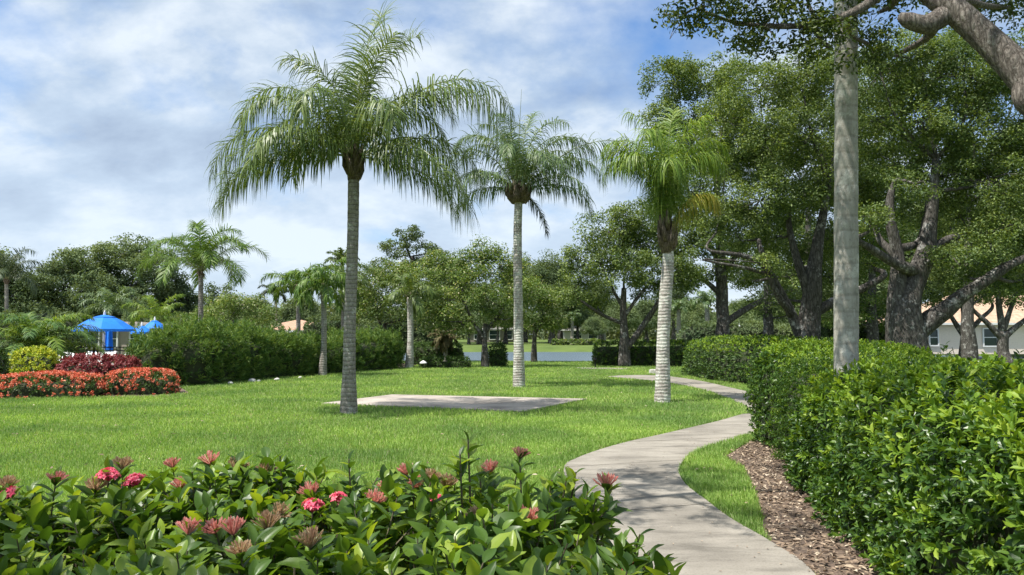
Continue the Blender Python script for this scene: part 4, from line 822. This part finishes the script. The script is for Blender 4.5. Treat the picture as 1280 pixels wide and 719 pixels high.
# far tree prototypes
def proto(lm, label, loc, s, tall=1.0, group="trees across the lake"):
    x0, y0 = loc; cl = [(x0 + math.cos(a_) * r_ * s, y0 + math.sin(a_) * r_ * s, z_ * s * tall, q_ * s) for a_, r_, z_, q_ in [(0, 1.7, 3.4, 1.5), (1.3, 1.8, 3.8, 1.5), (2.5, 1.7, 3.2, 1.4), (3.8, 1.9, 3.7, 1.5), (5, 1.7, 3.3, 1.4), (0, 0, 5.0, 1.7), (1, 1, 4.8, 1.3), (4, 1.1, 4.7, 1.3), (2, .6, 5.7, 1.1)]]
    return tree("shade_tree", label, [(x0, y0, 0, .32 * s), (x0, y0, 1.5 * s, .22 * s), (x0 + .1, y0, 3 * s * tall, .15 * s)], [], cl, M[lm], ls=.3, sub=9 / s, per=55, rs=(.5 * s, .85 * s), group=group, sides=6)
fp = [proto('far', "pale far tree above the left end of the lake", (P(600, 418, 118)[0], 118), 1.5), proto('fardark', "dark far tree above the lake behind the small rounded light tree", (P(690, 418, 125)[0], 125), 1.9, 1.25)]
ft = [(560, 128, 1, "shade tree across the lake behind the fan like palm"), (632, 122, 0, "shade tree across the lake just left of the lichened palm trunk"), (655, 134, 1, "shade tree across the lake seen past the lichened palm trunk"), (722, 128, 0, "far tree on the opposite shore at the middle of the lake"),
      (752, 140, 1, "far tree on the opposite shore at the right end of the lake"), (778, 124, 0, "far tree behind the forked oak trunk"), (808, 132, 0, "far tree seen through the fork of the forked oak"), (842, 142, 1, "far tree behind the short bright palm trunk"), (872, 118, 0, "far tree left of the dark straight oak trunk"),
      (930, 124, 0, "far tree just right of the dark straight oak trunk"), (958, 112, 0, "far tree under the low right limb of the dark straight oak"), (985, 128, 1, "far tree left of the pale limbed oak trunk"), (700, 150, 1, "farther tree filling the gap above the lake"), (535, 140, 0, "far tree glimpsed right of the slender pale palm"),
      (1040, 95, 0, "background tree between the pale limbed oak and the grey palm trunk"), (1085, 82, 0, "background tree between the grey palm trunk and the massive oak"), (1115, 100, 1, "background tree behind the massive oak trunk")]
ft += [(586, 112, 0, 'low tree on the far bank left of the round upright shrub'), (622, 114, 1, 'low dark tree on the far bank above the round upright shrub'), (690, 112, 1, 'low dark tree on the far bank behind the small rounded light green tree'), (742, 113, 0, 'low tree on the far bank at the right end of the water')]
sv = [1.0, .8, 1.05, .75, .85, .72, .8, .8, .7, .75, .7, .9, 1.0, .9, .8, .8, .9, .5, .42, .4, .42]
for (px, d_, k_, lb), s_ in zip(ft, sv):
    p_ = P(px, 418, d_); dup(fp[k_], (p_[0], p_[1], .15), rng.uniform(0, 6.28), s_ * rng.uniform(.95, 1.05), lb)
rg = "trees behind the pale house"
for (px, d_, k_, s_, lb) in [(1140, 84, 1, 1.1, "dark tree behind the left end of the pale house"), (1190, 92, 1, 1.35, "tall tree behind the roof of the pale house"), (1245, 88, 0, 1.5, "tree over the right part of the pale house roof"), (1300, 95, 1, 1.5, "tree behind the pale house cut by the right edge"),
                             (1075, 60, 0, .95, "bright tree beyond the hedge seen just right of the grey palm trunk"), (320, 75, 1, .36, "dark tree behind the pale bush like tree at left"), (375, 78, 0, .6, "far tree behind the drooping palm clump"), (450, 72, 1, .42, "dark tree left of the light green tree behind the slender palm"), (-30, 60, 0, .9, "oak beyond the left edge of the picture")]:
    p_ = P(px, 418, d_); dup(fp[k_], (p_[0], p_[1], 0), rng.uniform(0, 6.28), s_, lb, rg if 'house' in lb and k_ >= 0 and px > 1100 else "background trees")

# background masses standing behind the oaks at the right
for px, d_, lb, cl in [(960, 52, "background tree filling behind the pale limbed oak", [(930, 330, 1.8, 1.4), (965, 300, 2, 1.6), (990, 345, 1.8, 1.3), (1010, 300, 2, 1.6), (940, 385, 1.4, .7), (990, 392, 1.5, .7), (1030, 380, 1.6, 1), (1040, 330, 1.8, 1.4)]),
                       (1090, 48, "background tree behind the gap between the grey palm trunk and the massive oak", [(1060, 300, 1.8, 1.3), (1090, 330, 1.7, 1.4), (1085, 375, 1.5, 1), (1110, 395, 1.3, .8), (1065, 400, 1.4, .7), (1115, 290, 1.8, 1.4), (1060, 250, 1.8, 1.4), (1110, 240, 1.9, 1.4)]),
                       (1190, 70, "background tree directly over the left part of the pale house roof", [(1165, 330, 2, 1.6), (1190, 300, 2.2, 1.8), (1225, 300, 2.4, 1.8), (1170, 270, 2.2, 1.8), (1260, 290, 2.4, 2), (1290, 330, 2.2, 1.6), (1215, 250, 2.2, 1.8), (1270, 240, 2.4, 2)]),
                       (1010, 45, "background tree showing above the pale limbed oak", [(1000, 130, 2, 1.6), (1040, 170, 2, 1.6), (980, 190, 2, 1.6), (1030, 230, 2, 1.6), (990, 260, 1.8, 1.5), (1080, 130, 2, 1.6), (1090, 200, 2, 1.6)]),
                       (1210, 42, "background tree showing above the massive oak", [(1140, 110, 1.9, 1.5), (1190, 70, 1.9, 1.5), (1240, 120, 1.9, 1.5), (1170, 180, 1.9, 1.5), (1220, 200, 1.9, 1.5), (1280, 190, 1.9, 1.5), (1290, 60, 1.9, 1.5), (1330, 130, 2, 1.6)])]:
    tree("shade_tree", lb, [g4(px, d_, .35), q4(px, 385, d_, .28), q4(px, 330, d_, .2), q4(px, 260, d_, .14)], [], [(*P(x_, y_, d_ + rng.normal(0, .8)), r_, rz_) for x_, y_, r_, rz_ in cl], M['light' if px == 1090 else 'oak'], ls=.17, sub=13, per=62, group="background trees at the right", rs=(.35, .7))
# undergrowth behind the garden
for lb, x0, x1, d_, h_, mm in [("bushy undergrowth behind the date palm at the left edge", -10, 90, 44, 3.0, 'fardark'), ("bushy undergrowth behind the blue umbrellas", 150, 245, 56, 3.2, 'far'), ("bushy undergrowth below the domed oak", 80, 160, 58, 3.4, 'fardark'), ("bushes behind the arching palm", 235, 345, 50, 2.9, 'far'), ("bushes behind the drooping palm clump", 380, 470, 54, 2.9, 'fardark'), ("bushes behind the slender pale palm", 465, 560, 60, 3.3, 'fardark'),
                               ("green bushes beyond the long clipped hedge", 850, 1000, 60, 2.6, 'far'), ("dark bushes beyond the hedge behind the massive oak", 1010, 1130, 50, 2.6, 'fardark')]:
    a_, c_ = P(x0, 418, d_), P(x1, 418, d_); shrub("background_shrub", lb, "shrub", [(a_[0], d_), ((a_[0] + c_[0]) / 2, d_ + 1), (c_[0], d_)], [1.6], [h_ * .9, h_, h_ * .85], M[mm], None, dens=14, nl=6, L=.24, Wd=.13, slen=.3, tm=DIA, amp=.6, nsc=.7, sq=.7, group="background shrubs", shrink=.3)
# the wooded horizon: one mass nobody could count
g = Geo(); nq = 130000; th_ = rng.uniform(-1.6, 1.6, nq); rr_ = rng.uniform(190, 235, nq); hx_ = np.stack([np.sin(th_) * rr_, np.cos(th_) * rr_, np.zeros(nq)], -1)
top_ = 7.5 + 2.6 * vn(hx_, .07) + 1.8 * vn(hx_, .22, 5); zz_ = rng.random(nq) ** .7 * top_; C = hx_.copy(); C[:, 2] = zz_ + .2
C += nrm(rng.normal(size=(nq, 3))) * .4
leaves(g, C, rdir(nq), nrm(rdir(nq) + [0, -.3, .8]), rng.uniform(.9, 1.6, nq), rng.uniform(.6, 1.0, nq), DIA)
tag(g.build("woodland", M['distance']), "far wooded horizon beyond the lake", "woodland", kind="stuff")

# near oak whose limb crosses the top right corner
lim = [q4(1330, 142, 6.3, .155), q4(1285, 95, 6.4, .135), q4(1225, 42, 6.6, .12), q4(1165, -8, 6.8, .115), q4(1112, -60, 7.0, .1), q4(1060, -75, 7.0, .09), q4(960, -110, 6.8, .07)]
tb = (8.4, 6.0)
no_cl = [(*P(x_, y_, d_), r_, rz_) for x_, y_, d_, r_, rz_ in [(880, 8, 6.9, .33, .2), (920, 30, 7.2, .32, .2), (960, 35, 6.9, .35, .25), (1005, 42, 7.1, .35, .28), (1040, 62, 6.8, .26, .26), (945, 2, 7, .35, .2), (1010, 5, 7.2, .4, .22), (1060, 15, 7.3, .35, .22),
         (1085, 55, 7.6, .3, .22), (1120, 70, 8.2, .45, .2), (1100, 15, 8, .5, .25), (1210, 0, 8.6, .6, .28), (1265, 10, 8.4, .5, .25), (860, -18, 6.8, .32, .2), (855, 22, 7.1, .2, .22)]]
no_cl += [(-1.6, 6.4, 6.3, 1.1, .4), (-.9, 7.0, 6.2, .8, .35), (-1.9, 5.6, 6.2, .8, .3), (-2.6, 5.2, 6.4, .8, .35), (-.6, 5.0, 6.2, .6, .3), (.8, 7.6, 6.1, .55, .3), (1.4, 5.4, 5.9, .7, .35), (-3.2, 3.2, 5.6, .9, .4), (-1.8, 2.6, 5.4, .8, .4), (-4.2, 1.6, 5.5, 1.0, .4), (-3.0, .6, 5.2, 1.0, .4), (-5.2, 3.4, 6, .9, .4), (-1, 0.6, 5.2, .9, .4), (1.6, 2.6, 5.4, .8, .4), (1.2, 3.8, 6.4, .9, .35), (2.2, 3.0, 6.3, .8, .3), (.6, 4.4, 6.3, .6, .3), (3, 7.6, 7.0, .6, .3), (7, 6.4, 7.4, 1.2, .5), (8.5, 8, 7, 1.6, .8), (5, 4, 6.2, 1.2, .5), (8, 4, 6.5, 1.5, .8)]
nl_ = [[(8.3, 6.0, 1.9, .24), (6.6, 6.1, 2.7, .21)] + lim,
       [q4(1190, 15, 6.75, .1), q4(1160, 32, 6.7, .085), q4(1136, 26, 6.7, .07), q4(1124, 20, 6.72, .031)],
       [q4(1128, -25, 7.0, .05), q4(1075, 12, 7.0, .042), q4(1030, 28, 7.0, .034), q4(985, 33, 7.0, .026), q4(920, 28, 7.05, .018), q4(870, 10, 7.0, .01)],
       [q4(960, -110, 6.8, .07), (.9, 6.4, 5.9, .06), (-.6, 6.2, 6.1, .05), (-2.2, 5.4, 6.2, .035), (-3.6, 3.6, 5.8, .03)], [(6.2, 6, 3.2, .14), (4.4, 4, 4.8, .1), (2, 2.6, 5.2, .06), (-1.4, 1.6, 5.1, .045), (-3.6, 1.4, 5.3, .02)]]
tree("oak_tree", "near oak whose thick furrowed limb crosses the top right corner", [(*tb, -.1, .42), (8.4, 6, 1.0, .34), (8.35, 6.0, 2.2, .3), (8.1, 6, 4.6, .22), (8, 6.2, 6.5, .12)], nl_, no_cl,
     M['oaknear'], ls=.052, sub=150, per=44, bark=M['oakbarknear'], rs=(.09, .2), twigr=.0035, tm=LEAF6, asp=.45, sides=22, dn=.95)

# ------------------------------------------------------------------ pool side
def umbrella(label, px, d, zc_, zt, rad, name="patio_umbrella"):
    b_ = P(px, 418, d); b_[2] = 0; u = thing(name, b_, label, "umbrella", "blue patio umbrellas")
    g = Geo(); g.tube([b_, b_ + [0, 0, zt + .12]], [.05, .05], 10); g.build("pole", M['white'], u, b_)
    g = Geo(); g.tube([b_, b_ + [0, 0, .08]], [.3, .28], 16); g.build("base", M['stone'], u, b_)
    g = Geo(); a = np.arange(8) * PI / 4 + PI / 8; rings = [(rad, zc_ - .1), (rad, zc_), (rad * .62, zc_ + (zt - zc_) * .52), (rad * .3, zc_ + (zt - zc_) * .86)]
    V = np.vstack([np.stack([b_[0] + r_ * np.cos(a), b_[1] + r_ * np.sin(a), np.full(8, z_)], -1) for r_, z_ in rings]); j = np.arange(8); j2 = (j + 1) % 8
    g.add(V, np.vstack([np.stack([k_ * 8 + j, k_ * 8 + j2, k_ * 8 + 8 + j2, k_ * 8 + 8 + j], -1) for k_ in range(3)])); g.build("canopy", M['blue'], u, b_)
    g = Geo(); V = np.vstack([np.stack([b_[0] + r_ * np.cos(a), b_[1] + r_ * np.sin(a), np.full(8, z_)], -1) for r_, z_ in [(rad * .36, zc_ + (zt - zc_) * .84), (.04, zt)]]); g.add(V, np.stack([j, j2, 8 + j2, 8 + j], -1)); g.build("vent_cap", M['blue'], u, b_)
    g = Geo()
    for q_ in a: g.tube([b_ + [0, 0, zt - .1], b_ + [rad * .97 * math.cos(q_), rad * .97 * math.sin(q_), zc_ + .0]], [.012, .012], 4)
    g.build("rib_frame", M['white'], u, b_)
    g = Geo(); g.tube([b_ + [0, 0, zt + .1], b_ + [0, 0, zt + .2]], [.04, .015], 8); g.build("finial", M['white'], u, b_)
    return u
umbrella("largest open blue umbrella above the black fence", 130, 32, 1.82, 2.42, 1.2)
umbrella("small looking blue umbrella peeping above the oleander", 193, 41, 1.9, 2.36, .62)
umbrella("lower lighter blue umbrella half hidden between the other two", 177, 38, 1.72, 2.02, .5)
b_ = P(135.5, 418, 33.4); b_[2] = 0
u = thing("closed_umbrella", b_, "closed blue umbrella hanging in folds behind the large open one", "umbrella", "blue patio umbrellas")
g = Geo(); a = np.linspace(0, 2 * PI, 24, endpoint=False); prof = [(.05, .75), (.2, .85), (.17, 1.3), (.13, 1.9), (.03, 2.15)]
V = np.vstack([np.stack([b_[0] + r_ * (1 + .22 * np.cos(a * 6)) * np.cos(a), b_[1] + r_ * (1 + .22 * np.cos(a * 6)) * np.sin(a), np.full(24, z_)], -1) for r_, z_ in prof]); j = np.arange(24); j2 = (j + 1) % 24
g.add(V, np.vstack([np.stack([k_ * 24 + j, k_ * 24 + j2, k_ * 24 + 24 + j2, k_ * 24 + 24 + j], -1) for k_ in range(4)])); g.build("canopy", M['blue'], u, b_)
g = Geo(); g.tube([b_, b_ + [0, 0, 2.2]], [.04, .04], 8); g.build("pole", M['white'], u, b_)
g = Geo(); g.tube([b_, b_ + [0, 0, .08]], [.28, .26], 16); g.build("base", M['stone'], u, b_)
# fence
f0 = np.array([-19.5, 26.8, 0]); f1 = np.array([-12.6, 27.4, 0]); fc = (f0 + f1) / 2
fe = thing("metal_fence", fc, "black picket fence around the pool deck behind the crimson shrub", "fence")
L_ = np.linalg.norm(f1 - f0); dv = (f1 - f0) / L_; rz = math.atan2(dv[1], dv[0])
for z_ in (1.14, 1.02, .12):
    g = Geo(); g.box(fc + [0, 0, z_], (L_, .035, .035), 0, rz); g.build("rail", M['black'], fe, fc)
g = Geo()
for s_ in np.arange(.1, L_, .11): g.box(f0 + dv * s_ + [0, 0, .58], (.018, .018, 1.1), 0, rz)
g.build("pickets", M['black'], fe, fc)
for s_ in np.arange(0, L_ + .1, 2.3):
    g = Geo(); g.box(f0 + dv * s_ + [0, 0, .62], (.065, .065, 1.24), 0, rz); g.box(f0 + dv * s_ + [0, 0, 1.255], (.085, .085, .03), 0, rz); g.build("post", M['black'], fe, fc)
# loungers
def lounger(px, d, label):
    b_ = P(px, 418, d); b_[2] = 0; u = thing("sun_lounger", b_, label, "sun lounger", "white sun loungers on the deck")
    g = Geo(); g.box(b_ + [0, -.15, .38], (.66, 1.25, .06)); g.build("seat", M['white'], u, b_)
    g = Geo(); V = np.array([[-.33, .45, .38], [.33, .45, .38], [.33, .95, .92], [-.33, .95, .92]]); V2 = V + [0, .05, -.03]; g.add(np.vstack([V, V2]) + b_, np.array([[0, 1, 2, 3], [7, 6, 5, 4], [0, 4, 5, 1], [1, 5, 6, 2], [2, 6, 7, 3], [3, 7, 4, 0]])); g.build("backrest", M['white'], u, b_)
    for sx_ in (-.28, .28):
        for sy_ in (-.65, .4): g = Geo(); g.box(b_ + [sx_, sy_, .175], (.05, .05, .35)); g.build("leg", M['white'], u, b_)
for px, lb in ((68, "white lounger seen between the date palm and the crimson shrub"), (104, "white lounger behind the left part of the picket fence"), (121, "white lounger below the pole of the large blue umbrella"), (154, "white lounger at the right end of the picket fence")):
    lounger(px, 30.2, lb)
# ------------------------------------------------------------------ buildings
m, nt, b, out = mat("window glass"); b.inputs["Base Color"].default_value = (.03, .05, .05, 1); b.inputs["Roughness"].default_value = .06; M['glass'] = m
m, nt, b, out = mat("barrel tile roof")
tc = N(nt, "TexCoord"); wv = N(nt, "TexWave", Scale=5.0, Distortion=.3); nt.links.new(tc.outputs["Object"], wv.inputs["Vector"]); q = N(nt, "TexNoise", Scale=3.0, Detail=5.0); nt.links.new(tc.outputs["Object"], q.inputs["Vector"])
c = mixc(nt, .5, ramp(nt, q.outputs[0], [(.3, (.38, .24, .16)), (.7, (.58, .42, .30))]), ramp(nt, wv.outputs[0], [(0, (.6, .6, .6)), (.5, (1.1, 1.1, 1.1))]), "MULTIPLY")
nt.links.new(c, b.inputs["Base Color"]); b.inputs["Roughness"].default_value = .85; M['tile'] = m
M['darkroof'] = plain('grey shingle roof', (.2, .18, .16), .9, nscale=4)
def house(name, label, x0, x1, y, depth, hw, hr, wallc, roofm, wins, oh=.5, inset=None):
    c0 = np.array([(x0 + x1) / 2, y + depth / 2, 0]); u = thing(name, c0, label, "house")
    wm = plain(name + " stucco", wallc, .9, nscale=8, namp=.04)
    g = Geo(); g.box(c0 + [0, 0, hw / 2], (x1 - x0, depth, hw)); g.build("wall", wm, u, c0)
    g = Geo(); X0, X1, Y0, Y1 = x0 - oh, x1 + oh, y - oh, y + depth + oh; hd = (Y1 - Y0) / 2
    z0 = hw + .01; V = [(X0, Y0, z0), (X1, Y0, z0), (X1, Y1, z0), (X0, Y1, z0), (X0, Y0, z0 + .18), (X1, Y0, z0 + .18), (X1, Y1, z0 + .18), (X0, Y1, z0 + .18), (X0 + hd, Y0 + hd, z0 + hr), (X1 - hd, Y0 + hd, z0 + hr)]
    g.add(V, [np.array([[0, 3, 2, 1]]), ]); g.add(V, [np.array([[4, 5, 9, 8], [6, 7, 8, 9]]), np.array([[5, 6, 9], [7, 4, 8]])]); rf = g.build("roof", roofm, u, c0)
    g = Geo(); g.add(V, np.array([[0, 1, 5, 4], [1, 2, 6, 5], [2, 3, 7, 6], [3, 0, 4, 7]])); g.build("fascia", M['white'], rf, (0, 0, 0)).data.transform(__import__("mathutils").Matrix.Translation(-Vector(c0)))
    for (wx, wz, ww, wh) in wins:
        o_ = np.array([wx, y, wz]); g = Geo()
        g.box(o_ + [0, -.05, wh / 2 + .05], (ww + .2, .14, .1)); g.box(o_ + [0, -.05, -wh / 2 - .05], (ww + .2, .14, .1))
        for s_ in (-1, 1): g.box(o_ + [s_ * (ww / 2 + .05), -.05, 0], (.1, .14, wh))
        g.box(o_ + [0, -.06, 0], (ww, .06, .06))
        f = g.build("window", M['white'], u, c0)
        g = Geo(); g.box(o_ + [0, -.02, 0], (ww, .05, wh)); pn = g.build("pane", M['glass'], f, c0)
    return u
yh = 62
hx = lambda px: (px - 640) / 950 * yh
house("stucco_house", "pale stucco house with tan tiled hip roof beyond the lawn at the right edge", hx(1152), hx(1152) + 20, yh, 11, 2.35, 2.7, (.82, .70, .58), M['tile'],
      [(hx(1165.5), 1.35, .62, 1.25), (hx(1236), 1.35, 1.05, 1.35), (hx(1300), 1.35, 1.05, 1.35)])
house("pool_house", "low tan pool house with dark windows seen beneath the large blue umbrella", -31, -24, 52, 6, 2.05, .45, (.42, .36, .30), M['darkroof'], [(-28.6, 1.3, .8, 1.1), (-27.2, 1.3, .5, 1.1), (-25.6, 1.3, .8, 1.3)], oh=.3)
house("terracotta_house", "house with terracotta roof glimpsed behind the drooping palm clump", -22, -15.5, 64, 6, 1.75, 1.1, (.6, .52, .45), M['roof'], [(-20, 1.0, 1, 1), (-17.5, 1.0, 1, 1)])
house("lake_house", "grey tan house across the lake behind the light leaved tree", -8, 1, 140, 9, 2.5, 1.8, (.24, .21, .18), M['darkroof'], [(-6, 1.5, 1.8, 1.6), (-3.2, 1.5, 1.8, 1.6), (-.6, 1.5, 1.2, 1.6)])
house("lake_house", "pale house across the lake above the middle of the water", 10, 18, 146, 9, 2.3, 1.5, (.45, .44, .42), M['darkroof'], [(12.5, 1.5, 1.6, 1.4), (15.5, 1.5, 1.6, 1.4)])
# far low shrubs along the opposite shore
for px, lb in ((700, "low pale shrub row on the far bank left of the middle"), (722, "low pale shrub row on the far bank above the middle of the lake"), (742, "low shrub row on the far bank at the right end of the lake")):
    p_ = P(px, 418, 110); shrub("shore_shrub", lb, "shrub", [(p_[0] - 1.2, 110), (p_[0], 110.2), (p_[0] + 1.2, 110)], [.6], [.8], M['light'], None, dens=10, nl=6, L=.3, Wd=.2, slen=.2, tm=DIA, amp=.1, group="shrubs on the far bank")
# posts
for px, lb in ((909, "pale slender post just right of the dark straight oak trunk"), (925, "pale slender post a little farther right beyond the clipped hedge")):
    p_ = P(px, 418, 75); p_[2] = 0; g = Geo(); g.tube([p_, p_ + [0, 0, 2.9]], [.12, .1], 10); g.tube([p_ + [0, 0, 2.9], p_ + [0, 0, 3.0]], [.16, .16], 10); g.tube([p_, p_ + [0, 0, .12]], [.2, .2], 10)
    tag(g.build("pale_post", M['white'], None, p_), lb, "post", "pale posts beyond the hedge").location = tuple(p_)
# stones and small garden items
def rock(x, y, s, lb):
    u, v = np.meshgrid(np.linspace(0, 2 * PI, 14, endpoint=False), np.linspace(.05, PI - .05, 8)); V = np.stack([np.cos(u) * np.sin(v), np.sin(u) * np.sin(v) * .8, np.cos(v) * .6], -1).reshape(-1, 3)
    V = V * (1 + .3 * vn(V, 1.6, x))[:, None] * s; i = np.arange(7)[:, None] * 14; j = np.arange(14)[None]; F = np.stack([i + j, i + (j + 1) % 14, i + 14 + (j + 1) % 14, i + 14 + j], -1).reshape(-1, 4)
    o = Geo().add(V + [0, 0, s * .4], F).build("pale_stone", M['stone'], smooth=True); o.location = (x, y, 0); tag(o, lb, "stone", "pale stones at the foot of the oleanders")
for (px, py, s_, lb) in [(216, 485, .08, "pale stone at the right end of the red flowering hedge"), (288, 480.5, .09, "pale stone below the dark based oleander, leftmost there"), (315, 478, .12, "largest pale stone under the oleanders"), (323, 477.5, .07, "small pale stone touching the largest one"), (346, 475.8, .09, "pale stone right of the largest one under the oleanders"), (375, 473, .07, "smallest pale stone near the foot of the drooping palm")]:
    q_ = G(px, py); rock(q_[0], q_[1], s_, lb)
q_ = G(529, 461); q_[2] = 0; g = Geo(); g.tube([q_, q_ + [0, 0, .28]], [.02, .02], 6, 1); g.tube([q_ + [0, 0, .26], q_ + [0, 0, .3], q_ + [0, 0, .38]], [.17, .15, .03], 12, 0)
o = g.build("garden_light", [M['white'], M['black']], None, q_); o.location = tuple(q_); tag(o, "small white capped garden light at the left end of the low clipped hedge", "garden light")
q_ = G(744, 459); q_[2] = 0; g = Geo(); g.tube([q_, q_ + [0, 0, .3]], [.03, .03], 6); g.tube([q_ + [0, 0, .28], q_ + [0, -.1, .42]], [.07, .09], 10)
o = g.build("garden_light", M['black'], None, q_); o.location = tuple(q_); tag(o, "small black garden spotlight at the left end of the dark clipped hedge", "garden light")
q_ = np.array([5.9, 31.3, 0]); g = Geo(); g.box(q_ + [0, 0, .07], (.5, .4, .14)); g.box(q_ + [0, 0, .15], (.42, .32, .03)); o = g.build("utility_cover", M['stone'], None, q_); o.location = tuple(q_); tag(o, "small pale utility box set in the grass behind the short bright palm", "utility box")
# sprout standing behind the near hedge at right
q_ = np.array([5.1, 8.2, 0]); sp = thing("sapling", q_, "leafy sapling standing above the back of the near hedge before the house", "plant")
g = Geo(); gl = Geo()
for k_ in range(7):
    a_ = rng.uniform(0, 6.28); t_ = q_ + [math.cos(a_) * .35, math.sin(a_) * .3, rng.uniform(1.3, 1.52)]; g.tube([q_, (q_ + t_) / 2 + [0, 0, .1], t_], [.012, .008, .003], 5); shoots(gl, (t_ - [0, 0, .2])[None], np.array([[math.cos(a_) * .3, math.sin(a_) * .3, 1]]), 12, .24, .11, .05, LEAF6, 1.1)
g.build("stems", M['stem'], sp, q_); gl.build("foliage", M['hedgeleaf'], sp, q_)
print("FACES", sum(len(o.data.polygons) for o in bpy.data.objects if o.type == 'MESH'))
